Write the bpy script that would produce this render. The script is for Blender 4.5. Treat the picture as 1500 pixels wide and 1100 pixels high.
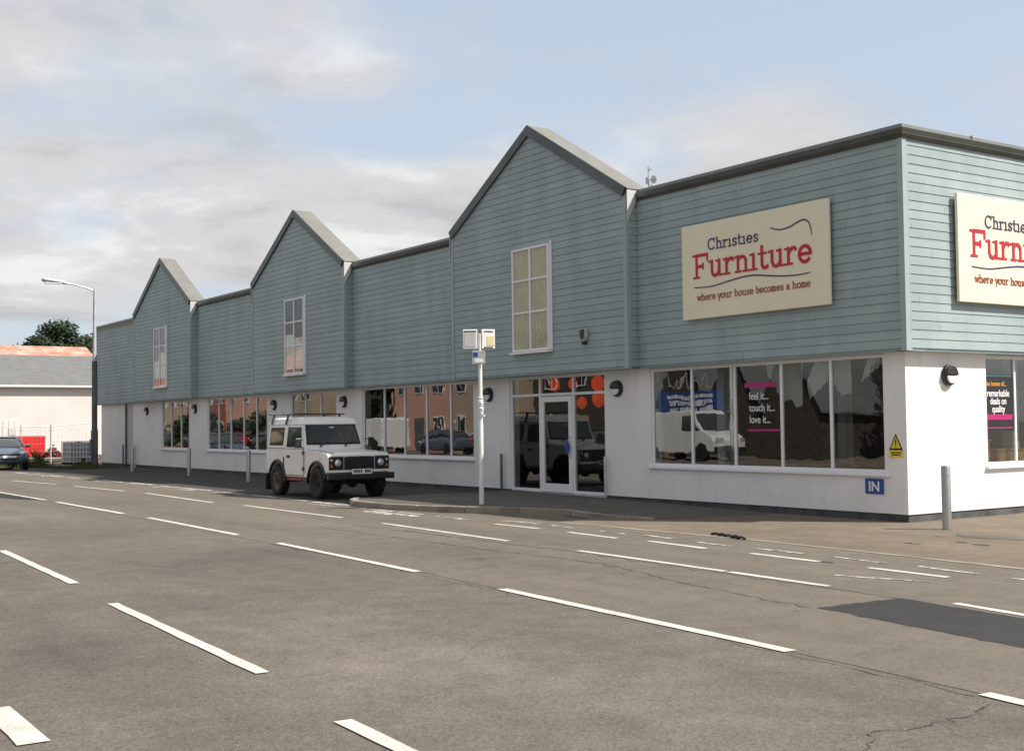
import bpy, math, random
from mathutils import Vector, Matrix
random.seed(7)
for o in list(bpy.data.objects): bpy.data.objects.remove(o)
SC = bpy.context.scene; COL = SC.collection
R = math.radians

# ------------------------------------------------------------------ camera
cam_d = bpy.data.cameras.new('camera'); cam = bpy.data.objects.new('camera', cam_d); COL.objects.link(cam)
cam_d.sensor_width = 36; cam_d.lens = 43.334; cam_d.clip_start = 0.1; cam_d.clip_end = 3000
cr = (0.5630693, 0.8263188, -0.0122577); cu = (0.0392708, -0.0119383, 0.9991573); cb = (0.8254761, -0.5630762, -0.0391723)
cam.matrix_world = Matrix(((cr[0], cu[0], cb[0], 12.590), (cr[1], cu[1], cb[1], -16.166), (cr[2], cu[2], cb[2], 1.65), (0, 0, 0, 1)))
SC.camera = cam

# ------------------------------------------------------------------ light and sky
LD = Vector((-4.5, -3.65, -6.3)).normalized()          # direction the sunlight travels
sun_d = bpy.data.lights.new('sun', 'SUN'); sun_d.energy = 5.0; sun_d.angle = R(0.6); sun_d.color = (1.0, 0.93, 0.84)
sun = bpy.data.objects.new('sun', sun_d); COL.objects.link(sun); sun.location = (30, 30, 40)
sun.rotation_euler = LD.to_track_quat('-Z', 'Y').to_euler()
W = bpy.data.worlds.new('World'); SC.world = W; W.use_nodes = True
nt = W.node_tree; nt.nodes.clear()
def N(t, nt=nt, **k):
    n = nt.nodes.new(t)
    for a, b in k.items(): setattr(n, a, b)
    return n
out = N('ShaderNodeOutputWorld'); bg = N('ShaderNodeBackground'); bg.inputs[1].default_value = 0.1
sky = N('ShaderNodeTexSky', sky_type='NISHITA', sun_disc=False)
sky.sun_elevation = math.asin(-LD.z); sky.sun_rotation = math.atan2(-LD.x, -LD.y)
sky.air_density = 1.0; sky.dust_density = 1.6; sky.ozone_density = 1.0
tc = N('ShaderNodeTexCoord'); sep = N('ShaderNodeSeparateXYZ'); nt.links.new(tc.outputs['Generated'], sep.inputs[0])
def M(op, a, b=None, c=None, nt=nt):
    n = N('ShaderNodeMath', nt, operation=op)
    for i, v in enumerate((a, b, c)):
        if v is None: continue
        if isinstance(v, (int, float)): n.inputs[i].default_value = v
        else: nt.links.new(v, n.inputs[i])
    return n.outputs[0]
zz = M('ADD', M('MAXIMUM', sep.outputs[2], 0.0), 0.16)
cmb = N('ShaderNodeCombineXYZ'); nt.links.new(M('DIVIDE', sep.outputs[0], zz), cmb.inputs[0]); nt.links.new(M('DIVIDE', sep.outputs[1], zz), cmb.inputs[1])
def noise(vec, scale, detail, rough, off, dist=0.0):
    mp = N('ShaderNodeMapping'); mp.inputs['Location'].default_value = off; nt.links.new(vec, mp.inputs[0])
    n = N('ShaderNodeTexNoise'); n.inputs['Scale'].default_value = scale; n.inputs['Detail'].default_value = detail
    n.inputs['Roughness'].default_value = rough; n.inputs['Distortion'].default_value = dist; nt.links.new(mp.outputs[0], n.inputs[0]); return n.outputs[0]
def ramp(fac, stops, nt=nt, interp='EASE'):
    n = N('ShaderNodeValToRGB', nt); n.color_ramp.interpolation = interp
    e = n.color_ramp.elements
    while len(e) < len(stops): e.new(0.5)
    for i, (p_, c_) in enumerate(stops):
        e[i].position = p_; e[i].color = (*c_, 1) if len(c_) == 3 else c_
    nt.links.new(fac, n.inputs[0]); return n.outputs[0]
def mixc(f, a, b, nt=nt, bt='MIX'):
    n = N('ShaderNodeMix', nt, data_type='RGBA', blend_type=bt)
    for i, v in ((0, f), (6, a), (7, b)):
        if isinstance(v, (int, float)): n.inputs[i].default_value = v
        elif isinstance(v, tuple): n.inputs[i].default_value = (*v, 1)
        else: nt.links.new(v, n.inputs[i])
    return n.outputs[2]
cover = noise(cmb.outputs[0], 0.85, 8, 0.52, (3.1, 7.7, 0), 0.25)
shade = noise(cmb.outputs[0], 2.1, 10, 0.62, (11.3, 2.2, 0), 0.2)
mask = ramp(cover, [(0.40, (0, 0, 0)), (0.56, (1, 1, 1))])
ccol = ramp(shade, [(0.32, (4.4, 4.35, 4.5)), (0.50, (5.5, 5.45, 5.5)), (0.68, (6.9, 6.9, 6.85))])
blue = mixc(0.66, sky.outputs[0], (5.45, 6.1, 7.05))
fin = mixc(mask, blue, ccol)
side = ramp(M('ADD', M('MULTIPLY', sep.outputs[1], 0.5), 0.5), [(0.22, (0.76, 0.76, 0.76)), (0.47, (1, 1, 1))])   # sky behind the camera dimmed, to darken the shaded street front
fin = mixc(1.0, fin, side, bt='MULTIPLY')
nt.links.new(fin, bg.inputs[0]); nt.links.new(bg.outputs[0], out.inputs[0])
SC.view_settings.view_transform = 'Standard'; SC.view_settings.look = 'None'
SC.view_settings.exposure = 0.35; SC.view_settings.gamma = 1.0
SC.render.engine = 'CYCLES'; SC.render.resolution_x = 1024; SC.render.resolution_y = 750

# ------------------------------------------------------------------ materials
MAT = {}
def mat(name, col, rough=0.6, var=0.0, scale=3.0, metal=0.0, bump=0.0, bscale=40.0, spec=0.5, col2=None, stretch=(1, 1, 1), coat=0.0, detail=6):
    m = bpy.data.materials.new(name); m.use_nodes = True; t = m.node_tree; b = t.nodes['Principled BSDF']
    b.inputs['Roughness'].default_value = rough; b.inputs['Metallic'].default_value = metal
    b.inputs['Specular IOR Level'].default_value = spec; b.inputs['Coat Weight'].default_value = coat
    g = N('ShaderNodeTexCoord', t); mp = N('ShaderNodeMapping', t); mp.inputs['Scale'].default_value = stretch
    t.links.new(g.outputs['Object'], mp.inputs[0])
    if var or col2:
        n = N('ShaderNodeTexNoise', t); n.inputs['Scale'].default_value = scale; n.inputs['Detail'].default_value = detail; n.inputs['Roughness'].default_value = 0.6
        t.links.new(mp.outputs[0], n.inputs[0])
        c2 = col2 if col2 else tuple(c * (1 - var) for c in col)
        c1 = col if col2 else tuple(min(1, c * (1 + var)) for c in col)
        t.links.new(ramp(n.outputs[0], [(0.32, c2), (0.66, c1)], t), b.inputs['Base Color'])
    else: b.inputs['Base Color'].default_value = (*col, 1)
    if bump:
        n = N('ShaderNodeTexNoise', t); n.inputs['Scale'].default_value = bscale; n.inputs['Detail'].default_value = 5
        t.links.new(mp.outputs[0], n.inputs[0]); u = N('ShaderNodeBump', t); u.inputs['Strength'].default_value = bump; u.inputs['Distance'].default_value = 0.02
        t.links.new(n.outputs[0], u.inputs['Height']); t.links.new(u.outputs[0], b.inputs['Normal'])
    MAT[name] = m; return m
def glass(name, tint=(0.62, 0.68, 0.66), ior=1.9, wob=0.015):
    m = bpy.data.materials.new(name); m.use_nodes = True; t = m.node_tree; t.nodes.clear()
    o = N('ShaderNodeOutputMaterial', t); mx = N('ShaderNodeMixShader', t); tr = N('ShaderNodeBsdfTransparent', t); gl = N('ShaderNodeBsdfGlossy', t)
    lw = N('ShaderNodeLayerWeight', t); lw.inputs[0].default_value = 0.5; r0 = ((ior - 1) / (ior + 1)) ** 2
    fr = N('ShaderNodeMath', t, operation='MULTIPLY_ADD'); fr.inputs[1].default_value = 1 - r0; fr.inputs[2].default_value = r0
    t.links.new(M('POWER', lw.outputs['Facing'], 4.2, nt=t), fr.inputs[0]); gl.inputs['Roughness'].default_value = 0.0; tr.inputs[0].default_value = (*tint, 1)
    n = N('ShaderNodeTexNoise', t); n.inputs['Scale'].default_value = 1.3; g = N('ShaderNodeTexCoord', t); t.links.new(g.outputs['Object'], n.inputs[0])
    u = N('ShaderNodeBump', t); u.inputs['Strength'].default_value = wob * 6; u.inputs['Distance'].default_value = 0.05; t.links.new(n.outputs[0], u.inputs['Height'])
    t.links.new(u.outputs[0], gl.inputs['Normal'])
    t.links.new(fr.outputs[0], mx.inputs[0]); t.links.new(tr.outputs[0], mx.inputs[1]); t.links.new(gl.outputs[0], mx.inputs[2]); t.links.new(mx.outputs[0], o.inputs[0])
    MAT[name] = m; return m
mat('render_white', (0.84, 0.825, 0.81), 0.85, 0.035, 1.3, bump=0.15, bscale=60, stretch=(1, 1, 0.7), detail=9)
_t = MAT['render_white'].node_tree; _b = _t.nodes['Principled BSDF']; _src = _b.inputs['Base Color'].links[0].from_socket
_g = N('ShaderNodeTexCoord', _t); _mp = N('ShaderNodeMapping', _t); _mp.inputs['Scale'].default_value = (1, 1, .12); _t.links.new(_g.outputs['Object'], _mp.inputs[0])
_n = N('ShaderNodeTexNoise', _t); _n.inputs['Scale'].default_value = 3.2; _n.inputs['Detail'].default_value = 6; _n.inputs['Roughness'].default_value = .7; _t.links.new(_mp.outputs[0], _n.inputs[0])
_n2 = N('ShaderNodeTexNoise', _t); _n2.inputs['Scale'].default_value = 9; _n2.inputs['Detail'].default_value = 6; _t.links.new(_g.outputs['Object'], _n2.inputs[0])
_c = mixc(1.0, _src, ramp(_n.outputs[0], [(0.56, (1, 1, 1)), (0.74, (0.88, 0.87, 0.85))], _t), _t, 'MULTIPLY')
_c = mixc(1.0, _c, ramp(_n2.outputs[0], [(0.62, (1, 1, 1)), (0.72, (0.93, 0.92, 0.90))], _t), _t, 'MULTIPLY'); _t.links.new(_c, _b.inputs['Base Color'])
mat('frame_white', (0.84, 0.84, 0.86), 0.45, 0.02, 2)
mat('pier_grey', (0.52, 0.52, 0.53), 0.7, 0.05, 2)
mat('plinth', (0.055, 0.058, 0.06), 0.8, 0.35, 3, bump=0.3, col2=(0.11, 0.115, 0.12))
mat('coping', (0.125, 0.135, 0.13), 0.40, 0.12, 1.5, metal=0.8)
mat('membrane', (0.185, 0.185, 0.175), 0.75, 0.08, 2)
mat('flash', (0.55, 0.56, 0.55), 0.5, 0.05, 2)
mat('dark', (0.012, 0.012, 0.013), 0.6)
mat('black_rubber', (0.02, 0.02, 0.021), 0.75, 0.3, 8, bump=0.3, bscale=30)
mat('black_plastic', (0.022, 0.022, 0.024), 0.38, 0.2, 4)
mat('steel', (0.42, 0.42, 0.41), 0.38, 0.15, 6, metal=0.75, stretch=(1, 1, 0.2))
mat('galv', (0.50, 0.51, 0.51), 0.55, 0.18, 5, metal=0.35, stretch=(1, 1, 0.4))
mat('dark_galv', (0.11, 0.125, 0.13), 0.6, 0.25, 3, metal=0.2)
mat('post_white', (0.74, 0.74, 0.72), 0.55, 0.12, 4, stretch=(3, 3, 1))
mat('sign_cream', (0.86, 0.79, 0.60), 0.55, 0.03, 1.2)
mat('sign_red', (0.52, 0.015, 0.035), 0.5)
mat('sign_purple', (0.07, 0.045, 0.13), 0.5)
mat('sign_brown', (0.36, 0.09, 0.06), 0.5)
mat('blue_sign', (0.02, 0.07, 0.30), 0.4)
mat('white_paint', (0.85, 0.85, 0.85), 0.5)
mat('pale_yellow', (0.75, 0.66, 0.35), 0.5)
mat('yellow', (0.80, 0.60, 0.03), 0.45, 0.05, 8)
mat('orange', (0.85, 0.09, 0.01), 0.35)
MAT['orange'].node_tree.nodes['Principled BSDF'].inputs['Emission Color'].default_value = (1, 0.08, 0.01, 1); MAT['orange'].node_tree.nodes['Principled BSDF'].inputs['Emission Strength'].default_value = 0.3  # emission added so the balloons show through the door glass
mat('magenta', (0.45, 0.02, 0.15), 0.5)
mat('teal', (0.03, 0.16, 0.18), 0.5)
mat('gold', (0.75, 0.32, 0.05), 0.5)
mat('brick_red', (0.16, 0.03, 0.02), 0.9, 0.5, 8, bump=0.8, bscale=10)
mat('hoard_red', (0.62, 0.02, 0.02), 0.5, 0.12, 3)
mat('rover_white', (0.85, 0.85, 0.83), 0.32, 0.06, 2.2, col2=(0.80, 0.77, 0.72), coat=0.2)
mat('mud', (0.16, 0.11, 0.07), 0.9, 0.3, 5, bump=0.3)
mat('rust', (0.22, 0.09, 0.045), 0.85, 0.4, 6)
mat('rim_tan', (0.15, 0.115, 0.085), 0.7, 0.3, 7, metal=0.2)
mat('chassis', (0.03, 0.027, 0.025), 0.8, 0.4, 6)
mat('lens', (0.75, 0.77, 0.78), 0.12, metal=0.6)
mat('amber', (0.55, 0.18, 0.02), 0.3)
mat('lamp_glass', (0.72, 0.74, 0.76), 0.35)
mat('car_blue', (0.115, 0.16, 0.225), 0.28, 0.05, 2, metal=0.35, coat=0.6)
mat('car_red', (0.32, 0.012, 0.012), 0.28, 0.05, 2, coat=0.6)
mat('car_dark', (0.02, 0.022, 0.026), 0.25, 0.05, 2, coat=0.6)
mat('van_white', (0.78, 0.78, 0.77), 0.3, 0.03, 2, coat=0.4)
mat('car_glass', (0.028, 0.033, 0.036), 0.04, spec=1.0, coat=1.0)
mat('slate', (0.15, 0.155, 0.155), 0.75, 0.14, 5, bump=0.4, bscale=14, stretch=(1, 0.4, 3))
mat('red_roof', (0.42, 0.15, 0.10), 0.8, col2=(0.62, 0.38, 0.30), scale=1.3, stretch=(1, 1, 0.15))
mat('wall_pale', (0.66, 0.63, 0.60), 0.9, 0.04, 0.7, bump=0.1)
mat('wall_cream', (0.42, 0.33, 0.25), 0.9, 0.06, 0.7)
mat('wall_pink', (0.60, 0.33, 0.26), 0.9, 0.06, 0.7)
mat('wall_brick', (0.30, 0.10, 0.07), 0.9, 0.3, 12)
mat('wall_stone', (0.06, 0.052, 0.042), 0.9, 0.4, 6, bump=0.5, bscale=8)
mat('window_dark', (0.03, 0.035, 0.04), 0.1)
mat('wood', (0.42, 0.22, 0.08), 0.45, 0.25, 4, stretch=(1, 1, 6))
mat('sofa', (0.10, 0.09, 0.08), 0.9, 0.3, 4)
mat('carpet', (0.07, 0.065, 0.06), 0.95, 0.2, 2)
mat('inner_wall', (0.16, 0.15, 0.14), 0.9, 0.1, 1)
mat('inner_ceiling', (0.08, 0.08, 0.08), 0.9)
mat('fabric_beige', (0.72, 0.66, 0.50), 0.95, 0.14, 9, bump=0.3, bscale=20, stretch=(3, 1, 0.4))
mat('fabric_white', (0.88, 0.87, 0.84), 0.95, 0.06, 5, stretch=(3, 1, 0.4))
mat('bark', (0.06, 0.045, 0.035), 0.9, 0.3, 6, bump=0.5)
mat('leaf_dark', (0.05, 0.078, 0.04), 0.8, 0.5, 0.8, col2=(0.022, 0.038, 0.022))
mat('leaf_mid', (0.05, 0.085, 0.03), 0.8, 0.4, 0.8, col2=(0.025, 0.05, 0.02))
mat('leaf_brown', (0.075, 0.055, 0.03), 0.8, 0.4, 0.8, col2=(0.035, 0.035, 0.018))
mat('grass', (0.10, 0.12, 0.04), 0.9, 0.4, 4, col2=(0.05, 0.075, 0.022))
mat('soil', (0.10, 0.09, 0.06), 0.95, 0.4, 2, bump=0.5)
mat('tank_plastic', (0.30, 0.32, 0.32), 0.4, 0.06, 4)
mat('crack', (0.075, 0.067, 0.057), 0.95, 0.3, 5)
mat('lichen', (0.30, 0.26, 0.14), 0.95, 0.4, 4)
glass('pane_glass', tint=(0.80, 0.83, 0.82), ior=2.15, wob=0.007); glass('pane_upper', tint=(0.93, 0.94, 0.92), ior=1.4, wob=.004)

# painted timber cladding: colour varies slightly board by board
def clad_mat():
    m = bpy.data.materials.new('cladding'); m.use_nodes = True; t = m.node_tree; b = t.nodes['Principled BSDF']
    g = N('ShaderNodeTexCoord', t); s = N('ShaderNodeSeparateXYZ', t); t.links.new(g.outputs['Object'], s.inputs[0])
    bd = M('FLOOR', M('DIVIDE', M('SUBTRACT', s.outputs[2], 2.74, nt=t), 0.148, nt=t), nt=t)
    xx = M('FLOOR', M('DIVIDE', M('ADD', M('ADD', s.outputs[0], s.outputs[1], nt=t), M('MULTIPLY', bd, 1.37, nt=t), nt=t), 3.6, nt=t), nt=t)
    w = N('ShaderNodeTexWhiteNoise', t, noise_dimensions='2D'); cb_ = N('ShaderNodeCombineXYZ', t)
    t.links.new(bd, cb_.inputs[0]); t.links.new(xx, cb_.inputs[1]); t.links.new(cb_.outputs[0], w.inputs[0])
    base = ramp(w.outputs[0], [(0, (0.308, 0.390, 0.400)), (1, (0.348, 0.428, 0.436))], t, 'LINEAR')
    mp = N('ShaderNodeMapping', t); mp.inputs['Scale'].default_value = (1, 1, 0.25); t.links.new(g.outputs['Object'], mp.inputs[0])
    n = N('ShaderNodeTexNoise', t); n.inputs['Scale'].default_value = 1.6; n.inputs['Detail'].default_value = 7; t.links.new(mp.outputs[0], n.inputs[0])
    st = ramp(n.outputs[0], [(0.3, (0.88, 0.89, 0.90)), (0.65, (1.04, 1.03, 1.02))], t)
    jt = M('FRACT', M('DIVIDE', M('ADD', M('ADD', s.outputs[0], s.outputs[1], nt=t), M('MULTIPLY', bd, 1.37, nt=t), nt=t), 3.6, nt=t), nt=t)
    cc = mixc(1.0, base, st, t, 'MULTIPLY'); cc = mixc(M('MULTIPLY', M('LESS_THAN', jt, 0.0022, nt=t), 0.75, nt=t), cc, (0.06, 0.075, 0.08), t)
    t.links.new(cc, b.inputs['Base Color']); b.inputs['Roughness'].default_value = 0.62
    n2 = N('ShaderNodeTexNoise', t); n2.inputs['Scale'].default_value = 25; t.links.new(mp.outputs[0], n2.inputs[0])
    u = N('ShaderNodeBump', t); u.inputs['Strength'].default_value = 0.12; u.inputs['Distance'].default_value = 0.01
    t.links.new(n2.outputs[0], u.inputs['Height']); t.links.new(u.outputs[0], b.inputs['Normal']); MAT['cladding'] = m
clad_mat()
mat('clad_trim', (0.340, 0.425, 0.435), 0.6, 0.04, 2)

def ground_mat(name, c1, c2, c3, speck=0.35, crack=0.6, joint=None, big=0.16):
    """worn asphalt / concrete: broad patches, streaks along the traffic, aggregate speckle, hair cracks"""
    m = bpy.data.materials.new(name); m.use_nodes = True; t = m.node_tree; b = t.nodes['Principled BSDF']; b.inputs['Roughness'].default_value = 0.88
    b.inputs['Specular IOR Level'].default_value = 0.25
    g = N('ShaderNodeTexCoord', t)
    def nz(scale, detail, st=(1, 1, 1), rough=0.6, loc=(0, 0, 0)):
        mp = N('ShaderNodeMapping', t); mp.inputs['Scale'].default_value = st; mp.inputs['Location'].default_value = loc; t.links.new(g.outputs['Object'], mp.inputs[0])
        n = N('ShaderNodeTexNoise', t); n.inputs['Scale'].default_value = scale; n.inputs['Detail'].default_value = detail; n.inputs['Roughness'].default_value = rough
        t.links.new(mp.outputs[0], n.inputs[0]); return n.outputs[0]
    base = ramp(nz(big, 6), [(0.30, c2), (0.52, c1), (0.72, c3)], t)
    streak = ramp(nz(0.9, 5, (0.10, 1, 1), loc=(5, 3, 0)), [(0.30, (0.86, 0.86, 0.87)), (0.55, (1, 1, 1)), (0.75, (1.15, 1.14, 1.12))], t)
    col = mixc(1.0, base, streak, t, 'MULTIPLY')
    mid = ramp(nz(3.0, 6, loc=(1, 9, 0)), [(0.30, (0.90, 0.90, 0.90)), (0.70, (1.09, 1.09, 1.08))], t)
    col = mixc(1.0, col, mid, t, 'MULTIPLY')
    sp = ramp(nz(70, 3, rough=0.9), [(0.30, (1 - speck,) * 3), (0.5, (1, 1, 1)), (0.72, (1 + speck,) * 3)], t)
    col = mixc(1.0, col, sp, t, 'MULTIPLY')
    sp2 = ramp(nz(24, 4, rough=0.85, loc=(3, 1, 7)), [(0.33, (0.78, 0.78, 0.79)), (0.5, (1, 1, 1)), (0.70, (1.24, 1.23, 1.20))], t)
    col = mixc(1.0, col, sp2, t, 'MULTIPLY')
    grit = ramp(nz(120, 2, rough=0.7, loc=(9, 2, 0)), [(0.68, (0, 0, 0)), (0.74, (1, 1, 1))], t)
    col = mixc(M('MULTIPLY', grit, 0.35 * (speck > 0.3), nt=t), col, (0.33, 0.31, 0.28), t)
    blot = ramp(nz(1.1, 4, loc=(20, 4, 0)), [(0.62, (1, 1, 1)), (0.76, (0.76, 0.76, 0.77))], t)
    col = mixc(1.0, col, blot, t, 'MULTIPLY')
    if crack:
        v = N('ShaderNodeTexVoronoi', t, feature='DISTANCE_TO_EDGE'); v.inputs['Scale'].default_value = 0.45
        wn = N('ShaderNodeTexNoise', t); wn.inputs['Scale'].default_value = 1.3; wn.inputs['Detail'].default_value = 8; t.links.new(g.outputs['Object'], wn.inputs[0])
        t.links.new(mixc(0.16, g.outputs['Object'], wn.outputs['Color'], t, 'ADD'), v.inputs[0])
        cm = M('MULTIPLY', M('LESS_THAN', v.outputs[0], 0.006, nt=t), M('GREATER_THAN', nz(0.35, 3, loc=(8, 8, 0)), 0.56, nt=t), nt=t)
        col = mixc(M('MULTIPLY', cm, crack, nt=t), col, (0.045, 0.04, 0.035), t)
    t.links.new(col, b.inputs['Base Color'])
    u = N('ShaderNodeBump', t); u.inputs['Strength'].default_value = 0.55; u.inputs['Distance'].default_value = 0.012
    t.links.new(nz(55, 4, rough=0.8), u.inputs['Height']); t.links.new(u.outputs[0], b.inputs['Normal']); MAT[name] = m
ground_mat('asphalt', (0.142, 0.126, 0.107), (0.108, 0.096, 0.083), (0.182, 0.162, 0.138), 0.62, 0, big=0.22)
ground_mat('asphalt_far', (0.152, 0.134, 0.111), (0.134, 0.118, 0.098), (0.175, 0.156, 0.129), 0.36, 0)
ground_mat('asphalt_dark', (0.072, 0.070, 0.062), (0.055, 0.054, 0.048), (0.088, 0.086, 0.076), 0.3, 0)
ground_mat('tar_patch', (0.040, 0.040, 0.041), (0.034, 0.034, 0.036), (0.05, 0.05, 0.049), 0.3, 0.0)
ground_mat('concrete', (0.185, 0.152, 0.117), (0.15, 0.125, 0.094), (0.225, 0.19, 0.15), 0.3, 0, big=0.5)
ground_mat('footway_mat', (0.125, 0.12, 0.105), (0.10, 0.096, 0.083), (0.15, 0.142, 0.125), 0.25, 0, big=0.5)
ground_mat('kerb_mat', (0.30, 0.27, 0.22), (0.22, 0.17, 0.11), (0.36, 0.33, 0.28), 0.25, 0.0, big=1.5)
ground_mat('land', (0.16, 0.14, 0.11), (0.11, 0.11, 0.07), (0.20, 0.18, 0.15), 0.3, 0.0, big=0.08)
def worn(name, keep, scale=9):
    m = bpy.data.materials.new(name); m.use_nodes = True; t = m.node_tree; b = t.nodes['Principled BSDF']; b.inputs['Roughness'].default_value = 0.7
    g = N('ShaderNodeTexCoord', t)
    def nz(s, loc):
        mp = N('ShaderNodeMapping', t); mp.inputs['Location'].default_value = loc; t.links.new(g.outputs['Object'], mp.inputs[0])
        n = N('ShaderNodeTexNoise', t); n.inputs['Scale'].default_value = s; n.inputs['Detail'].default_value = 8; n.inputs['Roughness'].default_value = 0.7; t.links.new(mp.outputs[0], n.inputs[0]); return n.outputs[0]
    f = ramp(nz(scale, (0, 0, 0)), [(keep - 0.05, (0, 0, 0)), (keep + 0.03, (1, 1, 1))], t)
    c = ramp(nz(2.5, (4, 4, 0)), [(0.3, (0.47, 0.44, 0.395)), (0.7, (0.66, 0.63, 0.58))], t)
    t.links.new(mixc(f, (0.19, 0.17, 0.14), c, t), b.inputs['Base Color']); MAT[name] = m
worn('line_paint', 0.385, 24); worn('line_worn', 0.50, 6)

# ------------------------------------------------------------------ mesh helpers
class MB:
    def __init__(s): s.v = []; s.f = []; s.m = []
    def add(s, vs, fs, mi=0):
        k = len(s.v); s.v += [tuple(v) for v in vs]
        for f in fs: s.f.append([i + k for i in f]); s.m.append(mi)
        return s
    def box(s, x0, x1, y0, y1, z0, z1, mi=0):
        return s.add([(x0, y0, z0), (x1, y0, z0), (x1, y1, z0), (x0, y1, z0), (x0, y0, z1), (x1, y0, z1), (x1, y1, z1), (x0, y1, z1)],
                     [(0, 3, 2, 1), (4, 5, 6, 7), (0, 1, 5, 4), (1, 2, 6, 5), (2, 3, 7, 6), (3, 0, 4, 7)], mi)
    def prism(s, poly, axis, a, b, mi=0):
        n = len(poly)
        def P(p, c):
            if axis == 'y': return (p[0], c, p[1])
            if axis == 'x': return (c, p[0], p[1])
            return (p[0], p[1], c)
        vs = [P(p, a) for p in poly] + [P(p, b) for p in poly]
        fs = [tuple(range(n))[::-1], tuple(range(n, 2 * n))] + [(i, (i + 1) % n, n + (i + 1) % n, n + i) for i in range(n)]
        return s.add(vs, fs, mi)
    def tube(s, pts, r, n=8, mi=0, r2=None):
        pts = [Vector(p) for p in pts]; k = len(pts); rings = []
        for i, p in enumerate(pts):
            d = (pts[min(i + 1, k - 1)] - pts[max(i - 1, 0)]).normalized()
            a = d.cross(Vector((0, 0, 1)))
            if a.length < 1e-3: a = Vector((1, 0, 0))
            a.normalize(); b = d.cross(a).normalized()
            rr = r if r2 is None else r + (r2 - r) * i / (k - 1)
            rings.append([p + a * math.cos(2 * math.pi * j / n) * rr + b * math.sin(2 * math.pi * j / n) * rr for j in range(n)])
        vs = [v for q in rings for v in q]
        fs = [(i * n + j, i * n + (j + 1) % n, (i + 1) * n + (j + 1) % n, (i + 1) * n + j) for i in range(k - 1) for j in range(n)]
        fs += [tuple(range(n))[::-1], tuple(range((k - 1) * n, k * n))]
        return s.add(vs, fs, mi)
    def lathe(s, prof, c, ax='z', n=24, mi=0, cap=True):
        """prof: (radius, height along axis)"""
        vs = []; k = len(prof)
        for r, h in prof:
            for j in range(n):
                a = 2 * math.pi * j / n; p = (r * math.cos(a), r * math.sin(a))
                q = {'z': (p[0], p[1], h), 'y': (p[0], h, p[1]), 'x': (h, p[0], p[1])}[ax]
                vs.append((c[0] + q[0], c[1] + q[1], c[2] + q[2]))
        fs = [(i * n + j, i * n + (j + 1) % n, (i + 1) * n + (j + 1) % n, (i + 1) * n + j) for i in range(k - 1) for j in range(n)]
        if cap: fs += [tuple(range(n))[::-1], tuple(range((k - 1) * n, k * n))]
        return s.add(vs, fs, mi)
    def ico(s, c, r, n=10, m=6, mi=0, jit=0.0):
        prof = []
        vs = []
        for i in range(1, m):
            th = math.pi * i / m
            for j in range(n):
                a = 2 * math.pi * j / n; q = 1 + random.uniform(-jit, jit)
                vs.append((c[0] + r[0] * q * math.sin(th) * math.cos(a), c[1] + r[1] * q * math.sin(th) * math.sin(a), c[2] + r[2] * q * math.cos(th)))
        k = m - 1; vs += [(c[0], c[1], c[2] + r[2]), (c[0], c[1], c[2] - r[2])]
        fs = [(i * n + j, (i + 1) * n + j, (i + 1) * n + (j + 1) % n, i * n + (j + 1) % n) for i in range(k - 1) for j in range(n)]
        fs += [(k * n, j, (j + 1) % n) for j in range(n)] + [(k * n + 1, (k - 1) * n + (j + 1) % n, (k - 1) * n + j) for j in range(n)]
        return s.add(vs, fs, mi)
def obj(name, mb, mats, parent=None, smooth=False, bevel=0.0, seg=2, sub=0):
    me = bpy.data.meshes.new(name); me.from_pydata(mb.v, [], mb.f); me.update()
    for m in (mats if isinstance(mats, (list, tuple)) else [mats]): me.materials.append(MAT[m])
    me.polygons.foreach_set('material_index', mb.m)
    if smooth: me.polygons.foreach_set('use_smooth', [True] * len(me.polygons))
    import bmesh
    b = bmesh.new(); b.from_mesh(me); bmesh.ops.recalc_face_normals(b, faces=b.faces); b.to_mesh(me); b.free()
    if smooth and hasattr(me, 'set_sharp_from_angle'): me.set_sharp_from_angle(angle=R(38))
    o = bpy.data.objects.new(name, me); COL.objects.link(o)
    if parent: o.parent = parent
    if bevel:
        d = o.modifiers.new('bevel', 'BEVEL'); d.width = bevel; d.segments = seg; d.limit_method = 'ANGLE'; d.angle_limit = R(40)
    if sub:
        d = o.modifiers.new('sub', 'SUBSURF'); d.levels = sub; d.render_levels = sub
    return o
def tag(o, label=None, cat=None, group=None, kind=None):
    if label: o['label'] = label
    if cat: o['category'] = cat
    if group: o['group'] = group
    if kind: o['kind'] = kind
    return o
def empty(name, loc=(0, 0, 0), rz=0, label=None, cat=None, group=None, scale=1):
    o = bpy.data.objects.new(name, None); COL.objects.link(o); o.location = loc; o.rotation_euler = (0, 0, rz); o.scale = (scale,) * 3
    o.empty_display_size = 0.2
    return tag(o, label, cat, group)
def copy_tree(root, loc, rz=None, label=None, parent=None):
    kids = [c for c in COL.objects if c.parent == root]
    r = root.copy(); COL.objects.link(r); r.parent = parent
    if loc is not None: r.location = loc
    if rz is not None: r.rotation_euler = (0, 0, rz)
    if label: r['label'] = label
    for c in kids: copy_tree(c, None, None, None, r)
    return r
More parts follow.
